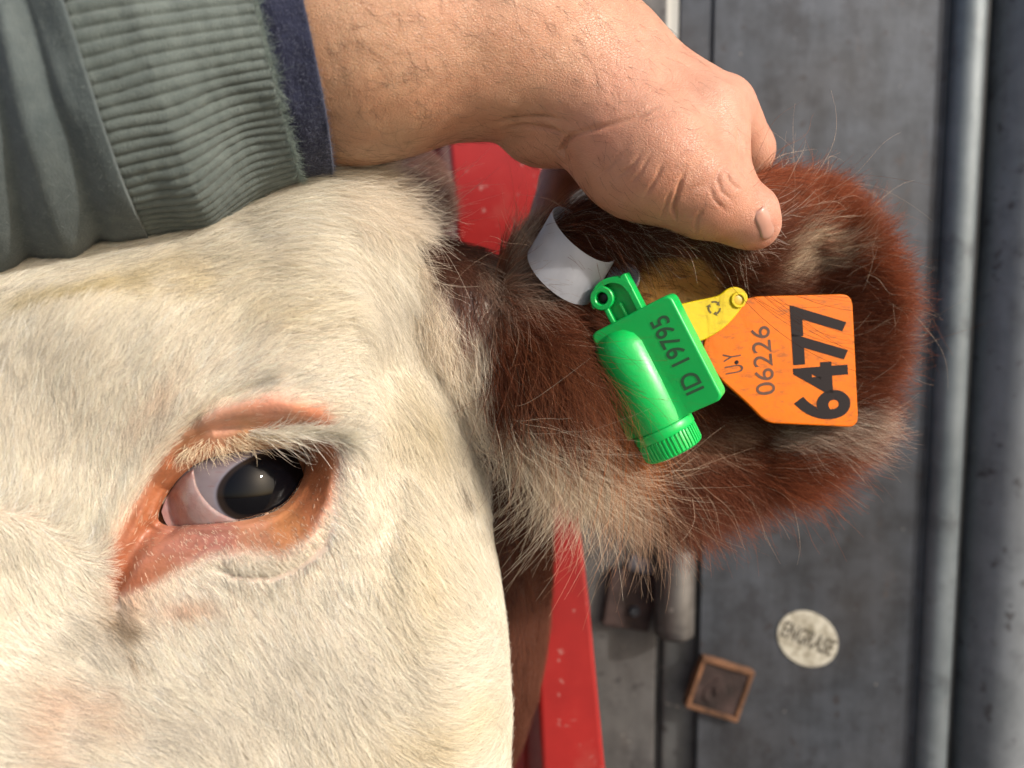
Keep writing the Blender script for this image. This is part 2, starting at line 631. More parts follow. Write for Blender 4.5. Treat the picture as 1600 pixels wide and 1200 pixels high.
def shed_wall():
    t = thing('shed_wall', 'pale cream corrugated shed wall glimpsed behind the cow and gate', 'wall', (-1.0, 4.5, 0))
    v = []; f = []
    n = 420
    for i in range(n):
        x = -9 + 19 * i / (n - 1); y = 4.5 + 0.02 * math.sin(i * 1.6)
        v += [(x, y, 0.0), (x, y, 3.2)]
    for i in range(n - 1): f.append([2 * i, 2 * i + 2, 2 * i + 3, 2 * i + 1])
    mesh_obj('wall_sheet', v, f, plain('cream_sheet', (0.72, 0.70, 0.64), 0.6, 0, 0.15, 2), t)
    b = MB(); b.box(-9.05, 10.05, 4.43, 4.60, 3.2, 3.32)
    b.build('wall_capping', plain('capping', (0.55, 0.54, 0.5), 0.5), t, smooth=False, bevel=0.01)
shed_wall()

def wx(px, d):      # world x of a photo column at row 600
    return (px - 800) / F * d
def wpt(px, py, d):
    return W(P(px, py, d))

GATE_Y = float(wpt(1250, 600, 0.60)[1])
def on_gate(px, py, off=0.0):
    """camera-space point seen at a pixel on the plane `off` in front of the gate sheet"""
    d = (GATE_Y - off) / (math.cos(PITCH) - (py - 600) / F * math.sin(PITCH))
    return P(px, py, d)

def gate():
    base = thing('steel_gate', 'grey weathered steel chute gate behind the ear with oval grease sticker', 'gate', (wx(1250, .6), GATE_Y, 0))
    y = GATE_Y
    b = MB(); b.box(wx(1102, .6), wx(1461, .6), y, y + 0.006, 0.45, 2.15)
    b.build('gate_sheet', M_steel, base, smooth=False, bevel=0.001)
    zf = float(wpt(1060, 790, .6)[2])
    b = MB(); b.box(wx(1052, .6), wx(1101.5, .6), y + 0.002, y + 0.008, zf, 2.15)
    b.build('gate_flange', M_steel, base, smooth=False, bevel=0.001)
    # folded, rounded right edge of the sheet
    x0, x1 = wx(1457, .6), wx(1506, .6)
    prof = []
    for a in np.linspace(math.pi, 0.0, 14):
        prof.append(((x0 + x1) / 2 + (x1 - x0) / 2 * math.cos(a), y - 0.012 * max(0, math.sin(a)) ** 0.8))
    prof += [(x1, y + 0.03), (x0, y + 0.03)]
    b = MB(); b.prism(prof, 0.45, 2.15)
    b.build('gate_edge', M_steel_lit, base, sharp=40)
    # thin bent line beside the edge
    b = MB(); b.box(wx(1449, .6), wx(1453, .6), y - 0.0015, y + 0.003, 0.45, 2.15)
    b.build('weld_seam', M_steel, base, smooth=False, bevel=0.0007)
    # hinge barrel
    zt = float(wpt(1060, 862, .59)[2]); zb = float(wpt(1060, 1008, .59)[2])
    b = MB(); r = 0.0150
    b.lathe([(r * 0.8, zb), (r, zb + 0.003), (r, zt - 0.003), (r * 0.85, zt), (r * 0.62, zt), (r * 0.6, zt + 0.004)], (wx(1062, .585), y - 0.012, 0), (0, 0, 1), (1, 0, 0), (0, 1, 0), 32)
    b.build('hinge_barrel', steel('hinge_steel', (0.07, 0.062, 0.058), (0.18, 0.172, 0.165), 0.5, 0.6, 0.6), base, sharp=40)
    b = MB()
    b.lathe([(0.0085, zt + 0.004), (0.0085, zt + 0.022), (0.007, zt + 0.026)], (wx(1062, .585), y - 0.012, 0), (0, 0, 1), (1, 0, 0), (0, 1, 0), 24)
    b.build('hinge_pin', M_darkrust, base, sharp=40)
    # square rusty latch socket: four walls and a dark back, tilted
    fr = Frame(on_gate(1124, 1076, .004), on_gate(1170, 1090, .004) - on_gate(1078, 1062, .004), on_gate(1120, 1120, .004) - on_gate(1128, 1032, .004))
    s = 0.0215; t = 0.004
    b = MB()
    b.box(-s, s, -s, -s + t, -0.008, 0.003); b.box(-s, s, s - t, s, -0.008, 0.003)
    b.box(-s, -s + t, -s + t, s - t, -0.008, 0.0026); b.box(s - t, s, -s + t, s - t, -0.008, 0.0026)
    o = b.build('latch_socket', M_rust, base, fr, smooth=False, bevel=0.0012)
    b = MB(); b.box(-s + t, s - t, -s + t, s - t, -0.008, 0.0012)
    b.prism([(-0.012, 0.004), (-0.004, -0.009), (0.003, -0.013), (0.008, -0.004), (0.012, 0.002), (0.004, 0.007), (-0.003, 0.014), (-0.010, 0.011)], 0.0, 0.0022); b.prism([(-0.006, -0.001), (0.002, -0.006), (0.005, 0.001), (-0.002, 0.006)], 0.002, 0.0036)
    b.build('latch_block', M_darkrust, base, fr, smooth=False, bevel=0.001)
    # oval sticker and its print
    ctr = on_gate(1262, 998, .0006)
    c = W(ctr)
    ax = math.radians(38)
    b = MB(); poly = []
    for k in range(64):
        a = 2 * math.pi * k / 64
        u, v = 0.0253 * math.cos(a), 0.0205 * math.sin(a)
        poly.append((u, v))
    frs = Frame(ctr, on_gate(1300, 1028, .0006) - ctr, on_gate(1232, 1036, .0006) - ctr)
    b.prism(poly, 0.0, 0.0004)
    m, nt, bs = new_mat('cream_sticker')
    f = noise(nt, 120, 5, 0.65)
    nt.links.new(ramp(nt, f, [(0.35, (0.20, 0.18, 0.13)), (0.55, (0.46, 0.44, 0.37))]), bs.inputs['Base Color'])
    bs.inputs['Roughness'].default_value = 0.6
    b.build('sticker', m, base, frs, smooth=False)
    frt = Frame(ctr, on_gate(1310, 1018, .0006) - ctr, on_gate(1246, 1045, .0006) - ctr)
    text_on('ENGRASE', frt, (-0.0215, 0.0215), (-0.0072, 0.0062), (1, 0), (0, 1), 0.0007, M_print_soft, base, 0.02)
    return base

# flat print
M_print = plain('black_print', (0.012, 0.008, 0.009), 0.7, spec=0.2)
M_print_soft = plain('faded_brown_print', (0.085, 0.075, 0.055), 0.9, var=0.25, vscale=260)

def text_on(s, fr, ur, vr, read, down, w, mat, parent, bold=0.0, name='lettering', space=1.0):
    """flat lettering on the frame's plane. ur/vr: extent along reading / glyph-down axes.
    read, down: the reading direction and glyph-down direction as (u, v) unit vectors; the origin is the frame's."""
    cu = bpy.data.curves.new('lettering_curve', 'FONT')
    cu.body = s; cu.offset = bold; cu.space_character = space
    cu.resolution_u = 6
    ob = bpy.data.objects.new('lettering_curve', cu)
    col.objects.link(ob)
    dg = bpy.context.evaluated_depsgraph_get(); dg.update()
    me = bpy.data.meshes.new_from_object(ob.evaluated_get(dg))
    v = np.zeros(len(me.vertices) * 3); me.vertices.foreach_get('co', v); v = v.reshape(-1, 3)
    faces = [list(p.vertices) for p in me.polygons]
    bpy.data.objects.remove(ob); bpy.data.curves.remove(cu); bpy.data.meshes.remove(me)
    x = (v[:, 0] - v[:, 0].min()) / (v[:, 0].max() - v[:, 0].min())
    y = (v[:, 1] - v[:, 1].min()) / (v[:, 1].max() - v[:, 1].min())
    a = ur[0] + x * (ur[1] - ur[0]); d = vr[1] + y * (vr[0] - vr[1])
    read = np.array(read); down = np.array(down)
    uv = a[:, None] * read + d[:, None] * down
    q = np.concatenate([uv, np.full((len(uv), 1), w)], 1)
    return mesh_obj(name, W(fr(q)), faces, mat, parent, smooth=False)

gate()

def posts():
    # round post at the right of the gate
    y = GATE_Y
    t = thing('steel_post', 'round grey steel post right of the gate across a dark gap', 'post', (wx(1580, .6), y + 0.02, 0))
    b = MB(); r = 0.027
    b.lathe([(r, 0.0), (r, 2.25)], (wx(1529, .6) + r, y + 0.004, 0), (0, 0, 1), (1, 0, 0), (0, 1, 0), 64)
    b.build('post_tube', steel('post_steel', (0.10, 0.115, 0.13), (0.20, 0.22, 0.245), 0.6, 0.2, 0.3), t, sharp=40)
    b = MB(); b.lathe([(r * 1.03, 2.25), (r * 1.03, 2.262), (r * 0.6, 2.27)], (wx(1529, .6) + r, y + 0.004, 0), (0, 0, 1), (1, 0, 0), (0, 1, 0), 64)
    b.build('post_cap', M_steel, t, sharp=40)
    # dark jamb in the gap
    t = thing('gate_jamb', 'dark steel channel in the gap between gate and round post', 'frame post', (wx(1515, .62), y + 0.05, 0))
    b = MB(); b.box(wx(1490, .62), wx(1560, .62), y + 0.045, y + 0.06, 0.0, 2.2)
    b.build('channel', plain('dark_channel', (0.03, 0.032, 0.036), 0.6, 0.3, 0.3), t, smooth=False, bevel=0.001)
    b = MB(); b.box(wx(1490, .62) - 0.004, wx(1490, .62), y + 0.032, y + 0.06, 0.0, 2.2)
    b.build('flange', M_steel, t, smooth=False, bevel=0.0008)
    # rusty rail far right
    t = thing('rusty_rail', 'rust orange rail edge at the lower right behind the round post', 'rail', (wx(1640, .66), y + 0.06, 0))
    b = MB(); b.box(wx(1606, .66), wx(1670, .66), y + 0.06, y + 0.08, 0.0, float(wpt(1600, 1040, .66)[2]))
    b.build('rail_face', plain('orange_rust', (0.30, 0.10, 0.04), 0.8, 0.0, 0.5, 50), t, smooth=False, bevel=0.001)
    b = MB(); b.box(wx(1606, .66), wx(1670, .66), y + 0.085, y + 0.10, 0.0, 2.3)
    b.build('rail_back', M_steel, t, smooth=False, bevel=0.001)
    # frame post that carries the hinge, left of the gate
    t = thing('hinge_post', 'grey flat steel hinge post between red bar and gate', 'frame post', (wx(970, .6), y, 0))
    b = MB(); b.box(wx(880, .6), wx(1034, .6), y + 0.004, y + 0.02, 0.0, 2.1)
    b.build('flat_bar', steel('flat_bar_steel', (0.075, 0.072, 0.072), (0.15, 0.147, 0.147), 0.5, 0.5, 0.35), t, smooth=False, bevel=0.0015)
    b = MB(); b.box(wx(1046, .6), wx(1108, .6), y + 0.0105, y + 0.022, 0.0, float(wpt(1060, 700, .6)[2]))
    b.build('round_edge', steel('edge_steel', (0.06, 0.063, 0.067), (0.14, 0.143, 0.147), 0.45, 0.6, 0.3), t, smooth=False, bevel=0.004)
    b = MB(); b.box(wx(1034, .6), wx(1046, .6), y + 0.014, y + 0.022, 0.0, float(wpt(1060, 700, .6)[2]))
    b.build('slot', M_black, t, smooth=False)
    fr = Frame(on_gate(984, 938, .001), on_gate(1024, 944, .001) - on_gate(944, 932, .001), on_gate(980, 990, .001) - on_gate(986, 890, .001))
    b = MB(); s = 0.0185
    b.box(-s, s, -s * 1.25, s * 1.2, -0.008, 0.003)
    b.build('hinge_plate', M_darkrust, t, fr, smooth=False, bevel=0.002)
    b = MB(); b.lathe([(0.004, 0), (0.004, 0.003), (0.003, 0.0045)], (0.004, 0.006, 0.003), (0, 0, 1), (1, 0, 0), (0, 1, 0), 20)
    b.build('bolt_head', M_steel, t, fr, sharp=40)
    b = MB(); b.lathe([(0.009, 0), (0.0085, 0.002), (0.006, 0.0035)], (0.004, -0.027, -0.003), (0, 0, 1), (1, 0, 0), (0, 1, 0), 36, lambda a, t: 1 + 0.28 * math.sin(2 * a + 1) + 0.12 * math.sin(5 * a) + 0.07 * math.sin(9 * a + 2))
    b.build('weld_blob', plain('pale_metal_blob', (0.20, 0.20, 0.22), 0.6, 0.2, 0.6, 220, 0.002, 300), t, fr, sharp=60)
posts()

def red_bar():
    t = thing('red_headbail_bar', 'glossy red painted headbail bar leaning between cow head and gate', 'bar', W(P(880, 1700, .5)))
    d0, d1 = 0.474, 0.50
    # visible face, left edge top -> bottom then right edge back up
    left = [(664, -260), (700, 190), (716, 390), (768, 700), (836, 950), (848, 1200), (858, 1700)]
    right = [(800, -260), (846, 190), (860, 390), (893, 700), (922, 950), (946, 1200), (995, 1700)]
    fl = P(*np.array(left).T, d0); frt = P(*np.array(right).T, d0)
    off = np.array([-0.0125, 0, 0.030])
    v = []; f = []
    n = len(left)
    for i in range(n):
        v += [fl[i], frt[i], frt[i] + off * np.array([0.2, 1, 1]), fl[i] + off]
    for i in range(n - 1):
        for k in range(4):
            f.append([i * 4 + k, i * 4 + (k + 1) % 4, (i + 1) * 4 + (k + 1) % 4, (i + 1) * 4 + k])
    f += [[0, 1, 2, 3], [(n - 1) * 4 + k for k in range(4)]]
    m, nt, bs = new_mat('red_gloss_paint')
    a = noise(nt, 20, 5, 0.6); b_ = noise(nt, 150, 3); h = noise(nt, 40, 3)
    c = ramp(nt, a, [(0.3, (0.22, 0.007, 0.007)), (0.7, (0.33, 0.014, 0.012))])
    c = mix(nt, ramp(nt, b_, [(0.665, (0, 0, 0)), (0.72, (0.55,) * 3)]), c, (0.40, 0.22, 0.20))
    c = mix(nt, ramp(nt, h, [(0.58, (0, 0, 0)), (0.75, (0.2,) * 3)]), c, (0.22, 0.09, 0.07))
    nt.links.new(c, bs.inputs['Base Color'])
    bs.inputs['Roughness'].default_value = 0.38
    o = mesh_obj('bar_face', W(np.array(v)), f, m, t, smooth=False, bevel=0.0025)
    fix_normals(o)
    # stiffening rib along its left side
    b = []; g = []
    for i in range(n):
        p = fl[i] + off + np.array([0.0, 0, -0.004])
        b += [p + np.array([-0.006, 0, 0]), p + np.array([0.004, 0, 0.0]), p + np.array([0.004, 0, 0.012]), p + np.array([-0.006, 0, 0.012])]
    o = mesh_obj('bar_rib', W(np.array(b)), f, m, t, smooth=False, bevel=0.0015)
    fix_normals(o)
red_bar()

# ------------------------------------------------------------------ the cow
cow = thing('cow', 'white faced brown cow held by its ear, one dark eye towards the camera', 'cow', W(P(500, 1000, .42)) * np.array([1, 1, 0]))

APERT = [(247, 803), (258, 778), (280, 747), (310, 723), (350, 710), (400, 703), (445, 701), (471, 705), (479, 716),
         (474, 745), (458, 774), (432, 797), (395, 810), (350, 817), (305, 820), (268, 822), (250, 816)]
OUTL = [(742, 700), (750, 800), (766, 900), (778, 1000), (784, 1100), (782, 1200), (770, 1350), (680, 1520), (420, 1640), (100, 1680), (-250, 1620),
        (-520, 1450), (-640, 1150), (-640, 800), (-560, 640), (-380, 490), (-130, 405), (110, 352), (330, 290), (480, 242), (540, 264), (606, 348), (680, 425),
        (735, 510), (752, 600)]
ECX, ECY = 365.0, 765.0
EYE_R = 0.0255
EYE_C = P(378, 766, 0.2690 + EYE_R)

D_face = TPS([(370, 560, .259), (250, 520, .254), (90, 480, .250), (60, 640, .254), (300, 400, .262), (100, 400, .256), (500, 400, .272), (520, 480, .267), (640, 420, .303), (660, 540, .306), (690, 640, .302),
              (600, 640, .276), (545, 610, .267), (560, 760, .2665), (650, 780, .276), (640, 950, .268), (700, 1080, .270), (520, 960, .2625), (420, 1000, .261), (300, 1060, .258), (170, 980, .2635),
              (60, 820, .259), (60, 960, .262), (0, 1080, .250), (0, 1240, .240), (300, 1220, .248), (600, 1220, .262), (180, 760, .2635), (-300, 900, .252), (-300, 600, .256), (-450, 1300, .225),
              (100, 1500, .232), (550, 1450, .265), (-500, 800, .27), (-150, 420, .262)], 1e-4)

def eye_depth(px, py):
    """camera depth of the eyeball's front at a pixel (clamped near its rim)"""
    px, py = np.broadcast_arrays(np.asarray(px, float), np.asarray(py, float))
    D = np.stack([(px - 800) / F, -(py - 600) / F, np.ones_like(px)], -1)
    a = (D * D).sum(-1); b = D @ EYE_C
    disc = b * b - a * (EYE_C @ EYE_C - EYE_R ** 2)
    disc = np.maximum(disc, (0.30 * EYE_R) ** 2)
    return (b - np.sqrt(disc)) / a

FOLD_UP = [(262, 735), (290, 695), (330, 670), (420, 660), (522, 663)]
FOLD_BROW = [(165, 900), (205, 800), (245, 730), (285, 676), (335, 632), (400, 604), (440, 594)]
FOLD_LOW = [(320, 882), (370, 897), (420, 899), (462, 886), (505, 848), (520, 800)]
DUCT = [(262, 812), (230, 832), (200, 872), (172, 925), (180, 985)]
TEMPLE = [(700, 520), (722, 580), (742, 640), (752, 720)]
TEMPLE2 = [(560, 470), (590, 560), (608, 660), (604, 800), (590, 930)]

def face_feat(px, py, e):
    d = np.zeros(np.shape(px))
    d = d + 0.0032 * groove(px, py, FOLD_UP, 8, 0.15)
    d = d - 0.0022 * groove(px, py, [(300, 672), (340, 645), (420, 632), (505, 640)], 16, 0.2)
    d = d + 0.0022 * groove(px, py, FOLD_BROW, 9, 0.2)
    d = d - 0.0016 * groove(px, py, [(150, 880), (180, 800), (225, 720), (270, 660), (330, 605)], 14, 0.2)
    d = d + 0.0030 * groove(px, py, FOLD_LOW, 6, 0.25)
    d = d - 0.0018 * groove(px, py, [(330, 868), (380, 880), (430, 876), (475, 855), (498, 810)], 14, 0.25)
    d = d + 0.0040 * groove(px, py, DUCT, 13, 0.25)
    d = d - 0.0012 * groove(px, py, [(520, 715), (512, 780), (488, 835)], 7, 0.3)
    d = d + 0.009 * groove(px, py, TEMPLE, 15, 0.3)
    d = d + 0.0050 * groove(px, py, TEMPLE2, 30, 0.3)
    d = d + 0.0008 * fbm(px / 60.0, py / 60.0, 3) * sstep(60, 160, e)
    # little wrinkles on the lower lid
    d = d + 0.0003 * np.sin(py / 3.2 + px / 9.0 + 2 * noise2(px / 30, py / 30, 9)) * np.exp(-((px - 330) / 90) ** 2 - ((py - 858) / 24) ** 2)
    return d

def build_head():
    NA = 420
    ap = catmull(APERT, 24); ou = catmull(OUTL, 24)
    def by_angle(c):
        a = np.arctan2(c[:, 1] - ECY, c[:, 0] - ECX)
        o = np.argsort(a); a = a[o]; c = c[o]
        th = np.linspace(-math.pi, math.pi, NA, endpoint=False)
        x = np.interp(th, a, c[:, 0], period=2 * math.pi); y = np.interp(th, a, c[:, 1], period=2 * math.pi)
        return np.stack([x, y], 1)
    A = by_angle(ap); O = by_angle(ou)
    Ln = np.linalg.norm(O - A, axis=1)
    es = [0, 1.5, 3.5, 6, 9, 12, 15, 19, 23, 27, 31, 35, 40, 45, 50, 55, 60, 65, 71, 77, 83, 90, 97, 105, 113, 122, 131, 140, 150, 160]
    rows = []; eds = []
    # inside of the lids, going back to the eyeball
    for k, (sh, dd) in enumerate([(0.985, 0.006), (0.99, 0.0035), (0.995, 0.0012)]):
        q = np.array([ECX, ECY]) + (A - np.array([ECX, ECY])) * sh
        rows.append(P(q[:, 0], q[:, 1], eye_depth(A[:, 0], A[:, 1]) - 0.0012 + dd)); eds.append(np.zeros(NA))
    tk = es[-1] / Ln
    ts = [e / Ln for e in es]
    nout = 64
    for i in range(1, nout + 1):
        s = (i / nout)
        s = 1 - (1 - s) ** 1.35 if s < 1 else 1.0
        ts.append(tk + (1 - tk) * s)
    for t in ts:
        q = A + (O - A) * t[:, None] if hasattr(t, '__len__') else A + (O - A) * t
        e = t * Ln
        s = (1 - t) * Ln
        px, py = q[:, 0], q[:, 1]
        base = D_face(px, py)
        lid = eye_depth(A[:, 0], A[:, 1]) - 0.0016
        # lids hug the eyeball, then blend into the face
        lidz = np.minimum(lid, eye_depth(px, py) - 0.0016)
        blend = np.exp(-(e / 42.0) ** 1.5)
        d = base * (1 - blend) + lidz * blend
        d = d - 0.0013 * np.exp(-((e - 9) / 7.0) ** 2)          # rolled lid margin
        d = d + face_feat(px, py, e)
        Rr = 190.0
        k = np.clip(1 - s / Rr, 0, 1)
        right = sstep(200, 500, px) * 0.042 + (1 - sstep(200, 500, px)) * 0.06
        d = d + right * (1 - np.sqrt(np.maximum(1 - k * k, 0)))
        rows.append(P(px, py, d)); eds.append(e)
    last = rows[-1]
    cen = last.mean(0)
    for sc_, dz in ((1.0, 0.012), (0.99, 0.03), (0.96, 0.055), (0.88, 0.085), (0.72, 0.11), (0.45, 0.125), (0.0, 0.13)):
        q = cen + (last - cen) * np.array([sc_, sc_, 0.6]) + np.array([0, 0, dz]) + (last - cen) * np.array([0, 0, 0.4 * sc_])
        rows.append(q)
    V = np.concatenate(rows); R = len(rows)
    Q = []
    for i in range(R - 1):
        a = np.arange(NA); b = (a + 1) % NA
        Q.append(np.stack([i * NA + a, i * NA + b, (i + 1) * NA + b, (i + 1) * NA + a], 1))
    Q = np.concatenate(Q)
    return V, Q

EAR_OUT = [(762, 520), (772, 455), (800, 400), (860, 352), (950, 325), (1080, 312), (1160, 292), (1210, 282), (1285, 296), (1338, 340), (1370, 400),
           (1392, 462), (1382, 550), (1350, 640), (1310, 700), (1240, 742), (1150, 770), (1060, 782), (980, 758), (900, 724), (830, 690), (780, 640), (762, 585)]
D_ear = TPS([(780, 420, .322), (860, 350, .320), (950, 325, .310), (1080, 312, .302), (1180, 295, .308), (1290, 300, .334), (1370, 400, .341), (1395, 470, .343), (1350, 640, .342),
             (1240, 740, .338), (1060, 780, .335), (930, 730, .322), (820, 690, .314), (770, 600, .311), (765, 520, .314),
             (860, 560, .304), (840, 480, .312), (900, 650, .309), (950, 440, .338), (1060, 445, .347), (1100, 540, .354), (1200, 550, .357), (1280, 500, .354), (1150, 680, .352), (1000, 640, .340),
             (1230, 400, .345), (1000, 375, .312), (1090, 385, .314), (1180, 370, .318), (960, 560, .328)], 1e-4)

def build_leaf(outl, D, cx, cy, thick, NA=220, NR=46, bumpf=None):
    c = catmull(outl, 24)
    a = np.arctan2(c[:, 1] - cy, c[:, 0] - cx); o = np.argsort(a); a = a[o]; c = c[o]
    th = np.linspace(-math.pi, math.pi, NA, endpoint=False)
    O = np.stack([np.interp(th, a, c[:, 0], period=2 * math.pi), np.interp(th, a, c[:, 1], period=2 * math.pi)], 1)
    ctr = np.array([cx, cy]); rows = []
    ts = np.linspace(0.02, 1, NR)
    for t in ts:
        q = ctr + (O - ctr) * t
        d = D(q[:, 0], q[:, 1]) + thick * 0.5 * (1 - np.sqrt(np.maximum(1 - np.clip((t - .9) / .1, 0, 1) ** 2, 0)))
        if bumpf is not None: d = d + bumpf(q[:, 0], q[:, 1])
        rows.append(P(q[:, 0], q[:, 1], d))
    for t in ts[::-1][1:]:
        q = ctr + (O - ctr) * t
        d = D(q[:, 0], q[:, 1]) + thick * (0.5 + 0.5 * np.sqrt(np.maximum(1 - np.clip((t - .8) / .2, 0, 1) ** 2, 0)))
        rows.append(P(q[:, 0], q[:, 1], d))
    V = np.concatenate(rows); R = len(rows)
    Q = []
    for i in range(R - 1):
        a = np.arange(NA); b = (a + 1) % NA
        Q.append(np.stack([i * NA + a, i * NA + b, (i + 1) * NA + b, (i + 1) * NA + a], 1))
    Q = np.concatenate(Q)
    n = len(V); V = np.concatenate([V, [rows[0].mean(0), rows[-1].mean(0)]])
    cap = [[k, n, n, (k + 1) % NA] for k in range(NA)]
    return V, Q, NR * NA

def build_neck():
    lo = P(150, 330, .45); lo = np.array([-0.30, -0.34, 0.30]); hi = np.array([0.06, 0.11, 0.80])
    X, org = grid(lo, hi, 0.006)
    f = sd_cap(X, P(560, 430, .345), P(830, 545, .340), 0.026, 0.026)
    f = smin(f, sd_cap(X, P(690, 520, .335), P(780, 640, .335), 0.028, 0.022), 0.02)
    f = smin(f, sd_ell(X, P(583, 890, .45), (0.098, 0.170, 0.085)), 0.02)
    f = smin(f, sd_cap(X, P(520, 760, .47), P(380, 820, .74), 0.10, 0.15), 0.04)
    V, Q = surface_nets(f, org, 0.006)
    return relax(V, Q, 2), Q

Vh, Qh = build_head()
Qh = orient(Vh, Qh)
ear_b = lambda x, y: 0.0012 * fbm(x / 50, y / 50, 21)
Ve, Qe, n_front = build_leaf(EAR_OUT, D_ear, 1075, 545, 0.011, bumpf=ear_b)
Qe = orient(Ve, Qe)
Vn, Qn = build_neck()

# --- skin pigment
BARE = [(148, 905), (166, 855), (205, 790), (250, 712), (292, 664), (345, 632), (425, 615), (508, 632), (524, 662), (532, 720), (520, 785), (490, 838),
        (440, 868), (390, 862), (330, 868), (290, 885), (235, 918), (178, 940)]
def skin_col(px, py):
    base = np.array([0.62, 0.50, 0.40]) * np.ones(np.shape(px) + (3,))
    w = polymask(px, py, BARE, 16)[..., None]
    ctrl = [(160, 900, .34, .105, .042), (210, 800, .34, .11, .043), (250, 730, .33, .11, .045), (300, 690, .38, .17, .085), (340, 650, .54, .27, .18), (420, 635, .64, .28, .18), (500, 650, .64, .25, .14),
            (400, 690, .54, .29, .15), (470, 690, .52, .24, .13), (505, 740, .46, .15, .058), (500, 800, .43, .145, .062), (450, 830, .48, .20, .08), (400, 835, .40, .18, .10), (340, 840, .34, .135, .10),
            (280, 850, .39, .16, .11), (230, 870, .40, .15, .085), (200, 915, .34, .105, .048), (260, 900, .36, .13, .065)]
    mot = 1 + 0.13 * fbm(px / 16, py / 16, 15)[..., None] + 0.05 * noise2(px / 5, py / 5, 16)[..., None]
    base = base * (1 - w) + idw(px, py, ctrl, 4) * mot * w
    return base


px, py = to_px(Vh)
Ch = skin_col(px, py)
spot = lambda x, y, cx, cy, s: np.exp(-((x - cx) ** 2 + (y - cy) ** 2) / s ** 2)[..., None]
Ch = Ch * (1 - 0.8 * spot(px, py, 186, 975, 12))
px, py = to_px(Ve)
bare_e = polymask(px, py, [(968, 415), (1030, 398), (1095, 405), (1128, 440), (1120, 490), (1040, 500), (975, 475)], 10)[:, None]
Ce = np.array([0.13, 0.055, 0.03]) * (1 - bare_e) + np.array([0.80, 0.45, 0.15]) * bare_e
px, py = to_px(Vn)
wn_ = polymask(px, py, [(560, 390), (640, 385), (672, 418), (716, 500), (728, 528), (738, 492), (768, 470), (786, 640), (740, 690), (560, 700)], 6)[:, None]
Cn = np.array([0.10, 0.042, 0.026]) * (1 - wn_) + np.array([0.60, 0.50, 0.40]) * wn_

Vb = np.concatenate([Vh, Ve[:-2], Vn])
Qb = np.concatenate([Qh, Qe + len(Vh), Qn + len(Vh) + len(Ve) - 2])
M_skin = attr_mat('cow_skin', 0.33, 0.5, 0.25, 0.12, 500, 0.0003, 700, 0.2)
def close_holes(o):
    bm = bmesh.new(); bm.from_mesh(o.data)
    bmesh.ops.remove_doubles(bm, verts=bm.verts, dist=1e-7)
    bmesh.ops.holes_fill(bm, edges=[e for e in bm.edges if e.is_boundary], sides=0)
    bmesh.ops.recalc_face_normals(bm, faces=bm.faces)
    bm.to_mesh(o.data); bm.free()
def union(a, others):
    """one continuous skin out of overlapping closed meshes"""
    for b in others:
        close_holes(b)
        md = a.modifiers.new('union', 'BOOLEAN'); md.operation = 'UNION'; md.object = b; md.solver = 'EXACT'
    dg = bpy.context.evaluated_depsgraph_get(); dg.update()
    me = bpy.data.meshes.new_from_object(a.evaluated_get(dg))
    a.modifiers.clear(); a.data = me; me.name = 'body'
    for b in others:
        m_ = b.data; bpy.data.objects.remove(b); bpy.data.meshes.remove(m_)
    me.polygons.foreach_set('use_smooth', [True] * len(me.polygons)); me.update()
body = mesh_obj('body', W(Vh), Qh[:, ::-1], M_skin, cow, colors=Ch)
close_holes(body)
union(body, [mesh_obj('ear_skin', W(Ve[:-2]), Qe[:, ::-1], M_skin, cow, colors=Ce[:-2]), mesh_obj('neck_skin', W(Vn), Qn[:, ::-1], M_skin, cow, colors=Cn)])
from mathutils import kdtree
def recolour(o, V, C):
    """give every vertex of the joined skin the pigment of the nearest vertex it came from"""
    kd = kdtree.KDTree(len(V)); base = np.array(world_loc(cow)); w = W(V) - base
    for i, p in enumerate(w): kd.insert(p, i)
    kd.balance()
    me = o.data
    for a in [a.name for a in me.attributes if a.name == 'col']: me.attributes.remove(me.attributes[a])
    a = me.color_attributes.new('col', 'FLOAT_COLOR', 'POINT')
    c = np.ones((len(me.vertices), 4), np.float32)
    for i, v in enumerate(me.vertices): c[i, :3] = C[kd.find(v.co)[1]]
    a.data.foreach_set('color', c.ravel())
recolour(body, Vb, np.concatenate([Ch, Ce[:-2], Cn]))

